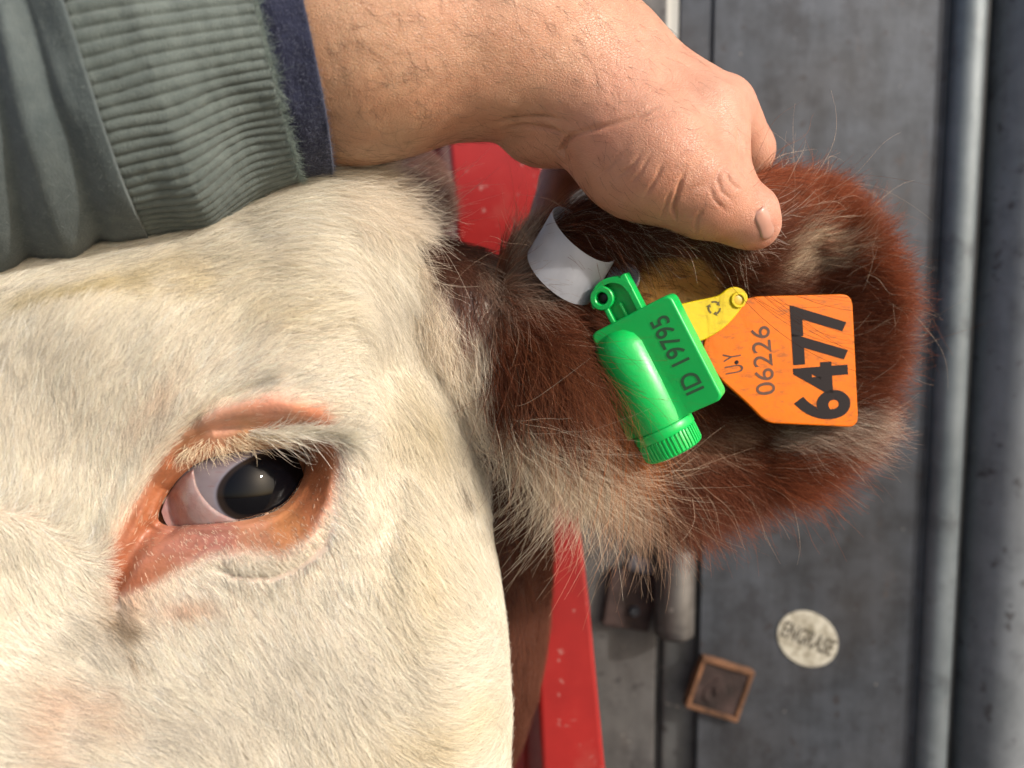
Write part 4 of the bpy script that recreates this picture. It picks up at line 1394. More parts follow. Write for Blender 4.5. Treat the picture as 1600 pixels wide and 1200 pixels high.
def skin_material():
    m, nt, bs = new_mat('tanned_skin')
    a = noise(nt, 28, 4, 0.6); b_ = noise(nt, 140, 4, 0.6); r_ = noise(nt, 9, 2)
    at = nt.nodes.new('ShaderNodeAttribute'); at.attribute_name = 'col'
    c = mix(nt, 1.0, at.outputs['Color'], ramp(nt, a, [(0.3, (0.93, 0.90, 0.88)), (0.7, (1.0, 1.0, 1.0))]), 'MULTIPLY')
    c = mix(nt, 1.0, c, ramp(nt, b_, [(0.3, (0.88, 0.83, 0.81)), (0.62, (1, 1, 1))]), 'MULTIPLY')
    c = mix(nt, 1.0, c, ramp(nt, noise(nt, 45, 3), [(0.35, (1.0, 0.92, 0.89)), (0.6, (1, 1, 1))]), 'MULTIPLY')
    fr_ = noise(nt, 260, 2, 0.5)
    c = mix(nt, ramp(nt, fr_, [(0.74, (0, 0, 0)), (0.80, (0.35,) * 3)]), c, (0.16, 0.06, 0.03))
    nt.links.new(c, bs.inputs['Base Color'])
    bs.inputs['Roughness'].default_value = 0.46
    bs.inputs['Specular IOR Level'].default_value = 0.5
    bs.inputs['Subsurface Weight'].default_value = 0.25
    bs.inputs['Subsurface Radius'].default_value = (1, 0.35, 0.2)
    bs.inputs['Subsurface Scale'].default_value = 0.003
    # fine lattice of skin lines
    tc = nt.nodes.new('ShaderNodeTexCoord')
    nz = nt.nodes.new('ShaderNodeTexNoise'); nz.inputs['Scale'].default_value = 220; nz.inputs['Detail'].default_value = 2
    nt.links.new(tc.outputs['Object'], nz.inputs['Vector'])
    ad = nt.nodes.new('ShaderNodeVectorMath'); ad.operation = 'MULTIPLY_ADD'
    ad.inputs[1].default_value = (0.0012,) * 3
    nt.links.new(nz.outputs['Color'], ad.inputs[0]); nt.links.new(tc.outputs['Object'], ad.inputs[2])
    mp = nt.nodes.new('ShaderNodeMapping'); mp.inputs['Rotation'].default_value = (0, math.radians(35), 0); mp.inputs['Scale'].default_value = (1.0, 1, 1.7)
    nt.links.new(ad.outputs[0], mp.inputs[0])
    vo = nt.nodes.new('ShaderNodeTexVoronoi'); vo.feature = 'DISTANCE_TO_EDGE'; vo.inputs['Scale'].default_value = 820
    nt.links.new(mp.outputs[0], vo.inputs['Vector'])
    hh = ramp(nt, vo.outputs['Distance'], [(0.0, (0, 0, 0)), (0.16, (1, 1, 1))])
    n1 = bump(nt, bs, hh, 0.00022, 0.5)
    w2 = noise(nt, 900, 3)
    bump(nt, bs, w2, 0.00010, 0.5, n1)
    return m
M_hand = skin_material()
px, py = to_px(Vp)
ctrl = [(550, 60, .48, .285, .175), (560, 220, .45, .265, .16), (750, 60, .49, .285, .18), (800, 180, .47, .265, .17), (900, 60, .50, .285, .185), (1000, 140, .50, .26, .175), (1100, 130, .54, .29, .20), (1160, 180, .54, .27, .185),
        (1000, 260, .50, .255, .165), (930, 230, .51, .25, .165), (840, 220, .52, .26, .17), (1080, 330, .49, .24, .15), (1150, 340, .50, .235, .15), (1205, 370, .57, .28, .20), (1120, 240, .49, .24, .155)]
arm = mesh_obj('arm', W(Vp), Qp[:, ::-1], M_hand, person, colors=idw(px, py, ctrl, 3))

def nail():
    # a curved plate on the end of the thumb, seen almost edge-on
    px, py = to_px(Vp)
    d2 = (px - 1200) ** 2 + (py - 347) ** 2 + np.where(Np[:, 2] < 0.1, 0, 1e6)
    k = np.argsort(d2)[:60]
    c = Vp[k].mean(0)
    nrm = norm(Np[k].mean(0) + np.array([0.25, 0.1, -0.1]))
    ax = P(1222, 392, .298) - P(1180, 322, .2915)
    ax = norm(ax - nrm * (ax @ nrm))                       # towards the tip
    c = c / PS + nrm * 0.0004
    sd = np.cross(ax, nrm)
    V = []; n, m = 14, 12
    for lay in (0, 1):
        for i in range(n):
            for j in range(m):
                s = i / (n - 1) - 0.5; a = (j / (m - 1) - 0.5) * 1.5
                wdt = 0.0058 * (1 - 0.35 * max(0, abs(s) - 0.32) / 0.18)
                q = c + ax * (s * 0.0125) + sd * (math.sin(a) * wdt) + nrm * ((math.cos(a) - 1) * 0.0052 - 0.0006 * lay - 0.0012 * (2 * s) ** 2)
                V.append(q * PS)
    I = lambda l, i, j: l * n * m + i * m + j
    f = []
    for i in range(n - 1):
        for j in range(m - 1):
            f += [[I(0, i, j), I(0, i + 1, j), I(0, i + 1, j + 1), I(0, i, j + 1)], [I(1, i, j), I(1, i, j + 1), I(1, i + 1, j + 1), I(1, i + 1, j)]]
    for i in range(n - 1):
        f += [[I(0, i, 0), I(1, i, 0), I(1, i + 1, 0), I(0, i + 1, 0)], [I(0, i, m - 1), I(0, i + 1, m - 1), I(1, i + 1, m - 1), I(1, i, m - 1)]]
    for j in range(m - 1):
        f += [[I(0, 0, j), I(0, 0, j + 1), I(1, 0, j + 1), I(1, 0, j)], [I(0, n - 1, j), I(1, n - 1, j), I(1, n - 1, j + 1), I(0, n - 1, j + 1)]]
    o = mesh_obj('thumbnail', W(np.array(V)), f, plain('nail', (0.46, 0.24, 0.18), 0.3, sss=0.3, var=0.1), person); fix_normals(o)
nail()

# --- sleeve, ribbed cuff and navy under-cuff
def cloth(name, lo, hi, fine=1800, amp=0.00025, weave=True):
    m, nt, bs = new_mat(name)
    a = noise(nt, 22, 5, 0.6); b_ = noise(nt, 220, 4, 0.7)
    c = mix(nt, 0.45, ramp(nt, a, [(0.3, lo), (0.7, hi)]), ramp(nt, b_, [(0.3, lo), (0.7, hi)]))
    nt.links.new(c, bs.inputs['Base Color'])
    bs.inputs['Roughness'].default_value = 0.95
    bs.inputs['Specular IOR Level'].default_value = 0.15
    bs.inputs['Sheen Weight'].default_value = 0.15
    h = noise(nt, fine, 2, 0.6, stretch=(1, 1, 1))
    n1 = bump(nt, bs, h, amp, 0.9)
    h2 = noise(nt, fine * 0.5, 3, 0.6, stretch=(3.0, 1, 0.5))
    bump(nt, bs, h2, amp * 1.6, 0.8, n1)
    return m
M_cuff = cloth('green_rib_knit', (0.070, 0.087, 0.084), (0.145, 0.170, 0.160))
M_sleeve = cloth('green_sweatshirt', (0.049, 0.064, 0.069), (0.107, 0.128, 0.130))
M_navy = cloth('navy_knit', (0.010, 0.012, 0.030), (0.034, 0.039, 0.074), 1500, 0.0003)

AX = [(-420, 250, .274), (-100, 185, .276), (150, 122, .279), (300, 84, .2815), (420, 62, .284), (540, 48, .292)]
RS = lambda R_: R_
def axis_at(x):
    a = np.array(AX, float)
    x = np.asarray(x, float)
    return np.mean([np.stack([np.interp(x + o, a[:, 0], a[:, k]) for k in range(3)], -1) for o in np.linspace(-70, 70, 9)], 0)

def tube(name, rows, mat, nth, disp=None, parent=person):
    """rings round the arm; each row is (axis column, cos skew, sin skew, radius)"""
    rows = np.array(rows, float); n = len(rows)
    th = np.linspace(0, 2 * math.pi, nth, endpoint=False)
    TH, XS = np.meshgrid(th, rows[:, 0])
    XS2 = XS + rows[:, 1:2] * np.cos(TH) + rows[:, 2:3] * np.sin(TH)
    R = np.repeat(RS(rows[:, 3:4]), nth, 1)
    C = axis_at(XS2.ravel()).reshape(n, nth, 3)
    Cc = P(C[..., 0], C[..., 1], C[..., 2])
    C2 = axis_at(XS2.ravel() + 5).reshape(n, nth, 3)
    T = norm(P(C2[..., 0], C2[..., 1], C2[..., 2]) - Cc)
    dep = np.array([0, 0, 1.0]); dep = norm(dep - T * (T @ dep)[..., None])
    upv = np.cross(dep, T); upv = np.where(upv[..., 1:2] < 0, -upv, upv)
    if disp is not None: R = R + disp(XS, TH)
    V = (Cc + (upv * np.cos(TH)[..., None] + dep * np.sin(TH)[..., None]) * R[..., None]) * PS
    V = V.reshape(-1, 3)
    i = np.arange(n * nth).reshape(n, nth); j = np.roll(i, -1, 1)
    Q = np.stack([i[:-1], j[:-1], j[1:], i[1:]], -1).reshape(-1, 4)
    Q = Q if orient(V, Q) is Q else Q[:, ::-1].copy()
    o = mesh_obj(name, W(V), Q[:, ::-1], mat, parent)
    return o, V, Q

def rows_between(keys, ts):
    k = np.array(keys, float)
    return np.stack([np.interp(ts, k[:, 0], k[:, i]) for i in range(1, 5)], 1)

# theta: 0 up, pi down, 3pi/2 (sin=-1) facing the camera
def cuff_disp(X, T):
    k = 104
    s = np.abs(np.sin(k / 2 * T + 0.5 * noise2(X / 90, T * 6, 3)))
    rib = 0.00115 * (s ** 0.5 - 0.6)
    low = 0.0009 * fbm(X / 60, T * 5, 5)
    sag = 0.0035 * np.exp(-((T - 3.5) / 0.5) ** 2) * np.exp(-((X - 260) / 55) ** 2) - 0.0035 * np.exp(-((T - 3.75) / 0.35) ** 2) * np.exp(-((X - 360) / 40) ** 2)
    return rib + low + sag
CUFF_KEYS = [(0, 130, 4, -60, .0535), (.04, 142, 4, -59, .0565), (.12, 168, 4, -55, .0592), (.45, 265, 2, -32, .0582), (.85, 392, 1, -4, .0516), (.97, 414.7, 1, 1, .0509), (1, 418.5, 1, 1, .0494)]
cuff, Vc, Qc = tube('ribbed_cuff', rows_between(CUFF_KEYS, np.concatenate([np.linspace(0, .1, 6), np.linspace(.12, 1, 72)])), M_cuff, 1040, cuff_disp)
tube('cuff_lining', [(417.5, 1, 1, .0494), (412, 1, 1, .0488), (390, 1, 0, .0486), (360, 1, -6, .0486)], M_cuff, 260, parent=cuff)

def sleeve_disp(X, T):
    d = 0.0022 * fbm(X / 120, T * 1.6, 11)
    d += 0.0020 * np.exp(-((X - 150) / 26) ** 2) * (0.6 + 0.4 * np.sin(T * 7 + 1))
    d -= 0.0022 * np.exp(-((X - 100 + 8 * np.sin(3 * T)) / 15) ** 2)
    d += 0.0026 * np.exp(-((X - 62 + 6 * np.sin(2 * T)) / 20) ** 2)
    d -= 0.0030 * np.exp(-((X - 10 + 10 * np.cos(2 * T)) / 18) ** 2)
    d += 0.0006 * np.sin(T * 9 + X / 40 + 2 * noise2(X / 60, T * 2, 4)) * np.exp(-((X - 130) / 45) ** 2)
    return d
SLEEVE_KEYS = [(0, -420, 22, -110, .064), (.3, -180, 22, -116, .062), (.45, -12, 22, -116, .0595), (.6, 60, 18, -95, .0592), (.85, 138, 6, -64, .0592), (.95, 164, 4, -57, .0598), (.97, 166, 4, -57, .0585), (.985, 163, 4, -57, .0567), (1, 154, 4, -58, .0545)]
sleeve, Vs, Qs = tube('sleeve', rows_between(SLEEVE_KEYS, np.concatenate([np.linspace(0, .3, 30), np.linspace(.31, .95, 130), np.linspace(.955, 1, 9)])), M_sleeve, 300, sleeve_disp)

def navy_disp(X, T):
    return 0.0010 * fbm(X / 40, T * 4, 31) + 0.00012 * np.sin(T * 260)
NAVY_KEYS = [(0, 370, 1, -2, .0475), (.3, 412, 1, 1, .0485), (.5, 432, 1, 3, .0496), (.85, 467, 1, 6, .0500), (.90, 469, 1, 6, .0495), (.93, 470, 1, 6, .0486), (.96, 466, 1, 6, .0478), (1, 440, 1, 4, .0476)]
navy, Vv, Qv = tube('under_cuff', rows_between(NAVY_KEYS, np.concatenate([np.linspace(0, .85, 40), np.linspace(.86, 1, 12)])), M_navy, 420, navy_disp)

# ------------------------------------------------------------------ hair
M_white = hair_mat('white_coat_hair', 0.30, 0.5, 0.2)
M_brown = hair_mat('brown_coat_hair', 0.35, 0.45, 0.16)
M_armhair = hair_mat('arm_hair', 0.2, 0.4, 0.4)
PXM = 0.265 / F          # metres per photo pixel at the face

FLOW = [(40, 470, .85, -.5), (120, 560, .5, -.86), (60, 640, .35, -.93), (30, 760, .1, -1), (150, 680, .35, -.93), (250, 560, .6, -.8), (300, 440, .95, -.25), (420, 420, 1, 0.05), (200, 440, .9, -.4),
        (380, 540, .75, -.65), (480, 500, .9, -.3), (480, 580, .95, -.2), (560, 600, .98, .2), (540, 400, .8, .6), (600, 470, .55, .83), (640, 560, .45, .9), (660, 400, .6, .8), (700, 460, .4, .92),
        (690, 620, .5, .86), (720, 700, .6, .8), (620, 700, .4, .9), (600, 330, .95, .3), (560, 300, .9, .3), (650, 350, .85, .35), (560, 720, .5, .85), (590, 820, .3, .95), (680, 800, .75, .65), (720, 900, .9, .4), (740, 1000, 1, -.1),
        (650, 900, .65, .75), (660, 1000, .95, .25), (700, 1100, 1, -.2), (620, 1100, .9, .4), (600, 1000, .5, .85), (560, 900, .4, .92), (520, 1000, .45, .9), (480, 920, .5, .87), (420, 960, .6, .8), (350, 930, .6, .8),
        (300, 1000, .7, .7), (400, 1080, .6, .8), (480, 1150, .5, .87), (560, 1180, .6, .8), (250, 1100, .85, .5), (100, 1100, .95, .3), (200, 1180, .9, .4), (60, 1180, .95, .2), (100, 980, .9, .45), (60, 900, .6, .8), (20, 850, .3, .95),
        (180, 1000, .8, .6), (120, 800, .2, -.95), (180, 780, .2, -.95), (400, 880, .7, .7), (300, 850, .7, .7), (250, 900, .6, .8), (480, 800, .75, .65), (515, 760, .75, .6), (210, 730, .3, -.95), (260, 650, .5, -.86), (420, 625, .85, -.5),
        (340, 640, .7, -.7), (490, 640, .95, -.2), (760, 1180, 1, -.3), (790, 1100, .8, .3)]

def face_dens(px, py):
    b = polymask(px, py, BARE, 14)
    low = np.exp(-((py - 850) / 40) ** 2 - ((px - 380) / 130) ** 2)
    ew = inpoly(px, py, APERT)
    return np.where(ew, 0, 1 - b * (0.985 - 0.12 * low)) * (0.25 + 0.75 * (px < 830))

N = 340000
r, n = sample_surface(Vh, Qh, N, face_dens)
px, py = to_px(r)
d = idw(px, py, FLOW, 4)
wob = 0.35 * fbm(px / 45, py / 45, 51)
dx, dy = d[:, 0] * np.cos(wob) - d[:, 1] * np.sin(wob), d[:, 0] * np.sin(wob) + d[:, 1] * np.cos(wob)
bare = polymask(px, py, BARE, 26)
Lp = idw(px, py, [(100, 560, 46), (300, 430, 50), (500, 420, 75), (600, 330, 150), (640, 360, 120), (620, 480, 75), (680, 450, 80), (700, 560, 75), (720, 660, 85), (560, 640, 45), (430, 590, 26), (250, 620, 32), (150, 750, 34),
                          (400, 920, 24), (480, 850, 20), (560, 800, 30), (650, 850, 55), (720, 950, 60), (700, 1100, 60), (420, 1050, 46), (200, 1080, 50), (60, 900, 50), (80, 1180, 60), (480, 1150, 75), (500, 740, 12), (300, 870, 15)], 4)[:, 0]
Lp = Lp * (1 - 0.55 * bare)
# coat colour: cream white, yellow dirt stains, tan smudges, grey with painted temple shade
base = np.array([0.85, 0.79, 0.68]) * np.ones((N, 3))
v = fbm(px / 70, py / 70, 61)[:, None]
base = base * (1 + 0.07 * v)
def blotch(c, cx, cy, sx, sy, amt, rot=0.0):  # soft patch of tone, for dirt stains and for painted shade
    x = (px - cx) * math.cos(rot) + (py - cy) * math.sin(rot); y = -(px - cx) * math.sin(rot) + (py - cy) * math.cos(rot)
    w = amt * np.exp(-(x / sx) ** 2 - (y / sy) ** 2) * np.clip(0.75 + 0.6 * fbm(px / 25, py / 25, int(cx) % 97), 0, 1.2)
    w = np.clip(w, 0, 1)[:, None]
    return c * (1 - w) + np.array(S_) * w
S_ = (0.50, 0.40, 0.16)
base = blotch(base, 60, 478, 130, 16, 0.75, -0.28); base = blotch(base, 170, 440, 80, 14, 0.5, -0.3)  # yellow-brown band below the sleeve: stain with the contact shade coloured in
S_ = (0.64, 0.52, 0.28)
base = blotch(base, 250, 450, 160, 40, 0.5, -0.15); base = blotch(base, 420, 500, 120, 40, 0.4); base = blotch(base, 650, 640, 60, 80, 0.5); base = blotch(base, 660, 1150, 120, 60, 0.45); base = blotch(base, 640, 900, 60, 120, 0.35)
S_ = (0.66, 0.44, 0.31)
base = blotch(base, 90, 1090, 90, 40, 0.7, 0.3); base = blotch(base, 40, 1150, 50, 70, 0.6); base = blotch(base, 200, 930, 60, 40, 0.6); base = blotch(base, 290, 945, 50, 16, 0.7); base = blotch(base, 240, 650, 60, 20, .45, -.9)
S_ = (0.36, 0.22, 0.10)
base = blotch(base, 160, 960, 30, 34, 0.85); base = blotch(base, 185, 978, 9, 20, 1.0); base = blotch(base, 195, 1020, 8, 7, 0.9); base = blotch(base, 82, 1056, 8, 6, .8); base = blotch(base, 80, 1072, 6, 5, .7); base = blotch(base, 700, 737, 7, 12, 0.9)
S_ = (0.05, 0.035, 0.03)
base = blotch(base, 187, 974, 7, 10, 0.9); base = blotch(base, 700, 740, 5, 9, 0.95)
S_ = (0.45, 0.42, 0.36)  # grey: temple shade put into the hair, plus greyer areas elsewhere
base = blotch(base, 430, 1060, 130, 90, 0.3); base = blotch(base, 660, 470, 80, 140, 0.35); base = blotch(base, 690, 620, 50, 90, 0.35); base = blotch(base, 250, 1150, 120, 40, 0.2); base = blotch(base, 80, 640, 90, 90, 0.15); base = blotch(base, 120, 990, 80, 30, 0.45); base = blotch(base, 600, 430, 90, 80, .3)
hb = polymask(px, py, BARE, 20)[:, None]
base = base * (1 - 0.5 * hb) + np.array([0.70, 0.50, 0.34]) * 0.5 * hb
# the coat turns brown behind the poll and at the ear root
brown_w = polymask(px, py, [(640, 300), (640, 375), (668, 400), (700, 470), (715, 500), (900, 500), (900, 200)], 10)[:, None]
base = base * (1 - brown_w) + np.array([0.16, 0.065, 0.04]) * brown_w
strand = rng.normal(1, 0.17, N)[:, None]
dark = (rng.random(N) < 0.06)[:, None]
colr = base * strand * np.where(dark, 0.6, 1.0)
lift = 0.10 + 0.12 * sstep(560, 700, px) + 0.10 * (1 - sstep(400, 440, py))
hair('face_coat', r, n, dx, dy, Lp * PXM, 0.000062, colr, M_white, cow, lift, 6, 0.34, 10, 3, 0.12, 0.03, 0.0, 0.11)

# forelock swept over the poll
N = 16000
r, n = sample_surface(Vh, Qh, N, lambda x, y: polymask(x, y, [(470, 290), (520, 235), (590, 250), (640, 320), (625, 362), (560, 350), (500, 330)], 12), facing=-0.6)
px, py = to_px(r)
n = norm(0.25 * n + np.array([-.05, .40, -.9]))
tw = 0.25 * fbm(px / 20, py / 20, 71)
dx = np.cos(0.32 + tw); dy = np.sin(0.32 + tw)
colr = np.array([0.80, 0.72, 0.61]) * rng.normal(1, 0.14, N)[:, None]
hair('forelock', r, n, dx, dy, 95 * PXM, 0.00008, colr, M_white, cow, 0.30, 9, 0.75, 22, 5, 0.25, 0.05, 0.15, 0.12)

N = 1600
r, n = sample_surface(Vh, Qh, N, lambda x, y: polymask(x, y, [(540, 290), (590, 262), (625, 330), (610, 372), (560, 350)], 8), facing=-0.4)
px, py = to_px(r)
n = norm(0.25 * n + np.array([-.05, .40, -.9]))
aa = np.radians(20 + 38 * fbm(px / 18, py / 18, 73))
hair('forelock_wisps', r, n, np.cos(aa), np.sin(aa), 120 * PXM, 0.00007, np.array([0.82, 0.74, 0.62]) * rng.normal(1, .1, N)[:, None], M_white, cow, 0.45, 11, 0.8, 16, 45, 0.6, 0.1, 0.05, 0.25)

# eyelashes
def lash_strip(pts, N, dx, dy, L, c, lift, seed, wid=5):
    q = catmull(pts, 24, False)
    t = rng.random(N)
    x = np.interp(t, np.linspace(0, 1, len(q)), q[:, 0]) + rng.normal(0, wid, N) * 0.4; y = np.interp(t, np.linspace(0, 1, len(q)), q[:, 1]) + rng.normal(0, wid, N)
    # nearest head vertex gives depth and normal
    hx, hy = to_px(Vh[:420 * 80]); Nn = Nh[:420 * 80]
    idx = np.empty(N, int)
    for s in range(0, N, 400):
        dd = (x[s:s + 400, None] - hx[None]) ** 2 + (y[s:s + 400, None] - hy[None]) ** 2
        dd[:, :420 * 3] = 1e9
        idx[s:s + 400] = dd.argmin(1)
    r = P(x, y, Vh[idx, 2] + 0.0003); n = Nn[idx]
    D = np.interp(t, [0, 1], [0, 1])
    ddx = np.interp(t, np.linspace(0, 1, len(dx)), dx); ddy = np.interp(t, np.linspace(0, 1, len(dy)), dy); LL = np.interp(t, np.linspace(0, 1, len(L)), L)
    colr = np.array(c) * rng.normal(1, 0.1, N)[:, None]
    hair('eyelashes', r, n, ddx, ddy, LL * PXM, 0.00008, colr, M_white, cow, lift, 8, 0.45, 14, seed, 0.3, 0.06, 0.0, 0.22)
Nh = vnormals(Vh, Qh)
lash_strip([(385, 676), (450, 673), (490, 672), (522, 674)], 650, [.97, 1, 1, 1], [.06, .02, .02, .06], [66, 80, 82, 66], (0.88, 0.83, 0.72), 0.22, 7, 4)
lash_strip([(288, 706), (330, 693), (380, 684), (430, 680)], 240, [-.5, .1, .7, .9], [.6, .6, .5, .3], [24, 27, 30, 40], (0.78, 0.66, 0.48), 0.5, 8, 6)
lash_strip([(395, 700), (440, 697), (475, 700)], 22, [.3, .5, .6], [.9, .7, .6], [46, 48, 36], (0.72, 0.68, 0.6), 0.8, 9, 2)

# --- ear fur
EFLOW = [(800, 420, .3, -.95), (780, 470, .6, .3), (830, 480, .8, .35), (880, 520, .8, .55), (800, 560, .35, .93), (850, 600, .55, .8), (920, 600, .6, .8), (900, 680, .35, .93), (830, 670, .4, .9), (960, 720, .5, .85), (1020, 770, .6, .8),
         (1100, 740, .75, .65), (1200, 740, .85, .5), (1290, 720, .9, .4), (1150, 690, .9, .3), (1270, 680, .95, .2), (1340, 640, 1, .1), (1380, 560, 1, 0), (1390, 480, 1, -.1), (1360, 400, .9, -.3), (1330, 340, .85, -.35), (1280, 300, .8, -.45), (1210, 285, .9, -.35),
         (1250, 350, .9, .05), (1230, 420, .75, -.6), (1280, 430, .85, -.45), (1180, 440, .8, -.5), (900, 360, .9, .35), (960, 360, .9, .4), (1050, 370, 1, .12), (1120, 390, 1, -.05), (1000, 400, 1, .1), (1090, 420, 1, -.05), (860, 380, .7, .5), (940, 480, .8, .4), (1170, 350, .95, -.2)]
ECOL = [(800, 410, .34, .25, .18), (775, 480, .36, .27, .20), (840, 470, .13, .050, .025), (880, 520, .14, .045, .017), (800, 560, .11, .040, .02), (860, 600, .15, .048, .018), (940, 600, .34, .105, .03), (825, 610, .11, .036, .018), (900, 670, .62, .50, .36), (840, 680, .70, .60, .46), (960, 725, .44, .31, .21), (790, 640, .70, .60, .46),
        (1020, 760, .30, .16, .10), (1060, 700, .30, .17, .11), (1100, 740, .15, .055, .035), (1200, 740, .17, .06, .038), (1290, 720, .24, .085, .05), (1270, 680, .70, .56, .44), (1150, 680, .36, .22, .15), (1340, 640, .32, .13, .08), (1390, 560, .36, .115, .055), (1395, 480, .36, .11, .05), (1360, 400, .32, .095, .042),
        (1330, 340, .30, .085, .036), (1280, 300, .27, .08, .035), (1210, 285, .30, .11, .06), (1250, 340, .20, .06, .028), (1230, 405, .66, .52, .36), (1265, 395, .62, .47, .31), (1190, 430, .46, .31, .19), (1290, 450, .40, .22, .13), (900, 350, .09, .04, .025), (960, 350, .10, .045, .03), (1050, 365, .11, .05, .03), (1120, 385, .20, .09, .04), (1000, 400, .16, .08, .05), (1170, 400, .26, .12, .06)]
ELEN = [(800, 420, 70), (840, 480, 60), (880, 540, 80), (800, 580, 60), (930, 610, 70), (900, 680, 85), (830, 670, 75), (960, 720, 85), (1020, 760, 90), (1100, 740, 80), (1200, 740, 85), (1290, 720, 75), (1340, 640, 62), (1390, 520, 56), (1360, 400, 55), (1300, 310, 52),
        (1210, 290, 50), (1230, 410, 75), (900, 360, 90), (1000, 345, 60), (1100, 345, 60), (1050, 366, 36), (985, 370, 36), (1110, 370, 40), (1050, 388, 20), (990, 398, 22), (1050, 408, 12), (1000, 412, 12), (1110, 405, 22), (1270, 680, 80), (1150, 690, 70), (1170, 440, 60)]
BARE_E = [(966, 412), (1020, 394), (1095, 398), (1130, 430), (1150, 470), (1120, 560), (1000, 560), (985, 470)]
PXE = 0.335 / F

def ear_dens(x, y):
    return 1 - 0.97 * polymask(x, y, BARE_E, 8) - 0.6 * polymask(x, y, [(1130, 480), (1320, 480), (1320, 640), (1130, 640)], 20) * (1 - polymask(x, y, BARE_E, 14))

N = 120000
r, n = sample_surface(Ve[:-2], Qe, N, ear_dens, facing=-0.85)
px, py = to_px(r)
d = idw(px, py, EFLOW, 4); wob = 0.4 * fbm(px / 40, py / 40, 81)
dx, dy = d[:, 0] * np.cos(wob) - d[:, 1] * np.sin(wob), d[:, 0] * np.sin(wob) + d[:, 1] * np.cos(wob)
L = idw(px, py, ELEN, 4)[:, 0] * PXE * (0.8 + 0.5 * rng.random(N))
wx_ = px + 12 * fbm(px / 22, py / 22, 92); wy_ = py + 12 * fbm(px / 22, py / 22, 93)
rr = np.hypot((px - 1075) / 315.0, (py - 545) / 245.0)
c = np.array([.150, .047, .023]) + (sstep(.72, 1.0, rr) * sstep(950, 1150, px))[:, None] * np.array([.17, .045, .018])
def tuft(c, poly, colr, w, soft=12):
    m = w * polymask(wx_, wy_, poly, soft) * np.clip(0.62 + 1.2 * fbm(px / 11, py / 11, 94), 0.05, 1)
    return c * (1 - m[:, None]) + np.array(colr) * m[:, None]
c = tuft(c, [(905, 520), (950, 545), (980, 640), (950, 690), (900, 640), (890, 570)], (.36, .105, .028), .9, 25)
c = tuft(c, [(1160, 448), (1190, 398), (1245, 352), (1315, 372), (1300, 415), (1230, 450)], (.72, .58, .42), 1.15)
c = tuft(c, [(1180, 652), (1340, 640), (1350, 690), (1280, 702), (1195, 695)], (.72, .60, .48), 1.0)
c = tuft(c, [(775, 600), (830, 645), (900, 642), (960, 690), (1000, 745), (960, 772), (880, 732), (800, 692), (760, 640)], (.78, .66, .50), .62)
c = tuft(c, [(765, 400), (830, 380), (850, 420), (830, 470), (775, 490)], (.46, .37, .29), .85)
c = tuft(c, [(1010, 655), (1120, 640), (1180, 670), (1110, 705), (1020, 700)], (.46, .30, .20), .6)
streak = fbm(px / 14, py / 14, 91)[:, None]
pale = (rng.random(N) < 0.035)[:, None]
c = c * (1 + 0.45 * streak) * rng.normal(1, 0.2, N)[:, None]
c = np.where(pale, c * 0.4 + np.array([.62, .46, .33]) * 0.6, c)
hair('ear_fur', r, n, dx, dy, L, 0.000085, c, M_brown, cow, 0.22, 8, 0.85, 24, 13, 0.2, 0.06, 0.06, 0.14)

# long loose hairs of the ear's front rim, falling over the green tag
N = 1100
r, n = sample_surface(Ve[:-2], Qe, N, lambda x, y: polymask(x, y, [(800, 500), (880, 470), (945, 540), (965, 640), (930, 700), (850, 650), (800, 600)], 14), facing=0.0)
px, py = to_px(r)
tw = 0.3 * fbm(px / 25, py / 25, 33)
a = np.radians(np.interp(px, [800, 960], [62, 50])) + tw
c = idw(px, py, [(820, 520, .12, .04, .018), (940, 560, .40, .12, .03), (950, 650, .48, .16, .045), (880, 660, .66, .54, .40), (860, 560, .16, .05, .02)], 4) * rng.normal(1, .2, N)[:, None]
hair('ear_fringe', r, n, np.cos(a), np.sin(a), 150 * PXE, 0.000075, c, M_brown, cow, 0.33, 10, 0.8, 26, 17, 0.3, 0.07, 0.15, 0.2)

# wispy white beard under the ear
N = 2000
r, n = sample_surface(Ve[:-2], Qe, N, lambda x, y: polymask(x, y, [(775, 620), (850, 640), (930, 680), (1010, 745), (990, 775), (900, 735), (820, 700)], 14), facing=-0.5)
px, py = to_px(r)
a = np.radians(62 + 22 * fbm(px / 30, py / 30, 36))
c = idw(px, py, [(800, 650, .74, .65, .52), (900, 690, .78, .69, .55), (980, 750, .46, .30, .20)], 4) * rng.normal(1, .16, N)[:, None]
hair('ear_beard', r, n, np.cos(a), np.sin(a), 115 * PXE, 0.000075, c, M_brown, cow, 0.3, 11, 0.75, 30, 19, 0.5, 0.12, 0.15, 0.25)

# dark locks over the upper rim, below the thumb
N = 5000
r, n = sample_surface(Ve[:-2], Qe, N, lambda x, y: polymask(x, y, [(870, 350), (960, 320), (1090, 318), (1150, 350), (1100, 364), (960, 360), (890, 372)], 12), facing=-0.2)
px, py = to_px(r)
a = np.radians(10 + 20 * fbm(px / 35, py / 35, 38))
c = np.where((rng.random(N) < 0.14)[:, None], np.array([.50, .42, .36]), np.array([.085, .030, .017])) * rng.normal(1, .25, N)[:, None]
c = c * (1 + 0.9 * sstep(1040, 1150, px)[:, None])
hair('rim_locks', r, n, np.cos(a), np.sin(a), 85 * PXE, 0.00008, c, M_brown, cow, 0.22, 10, 0.7, 26, 23, 0.3, 0.08, 0.0, 0.15)

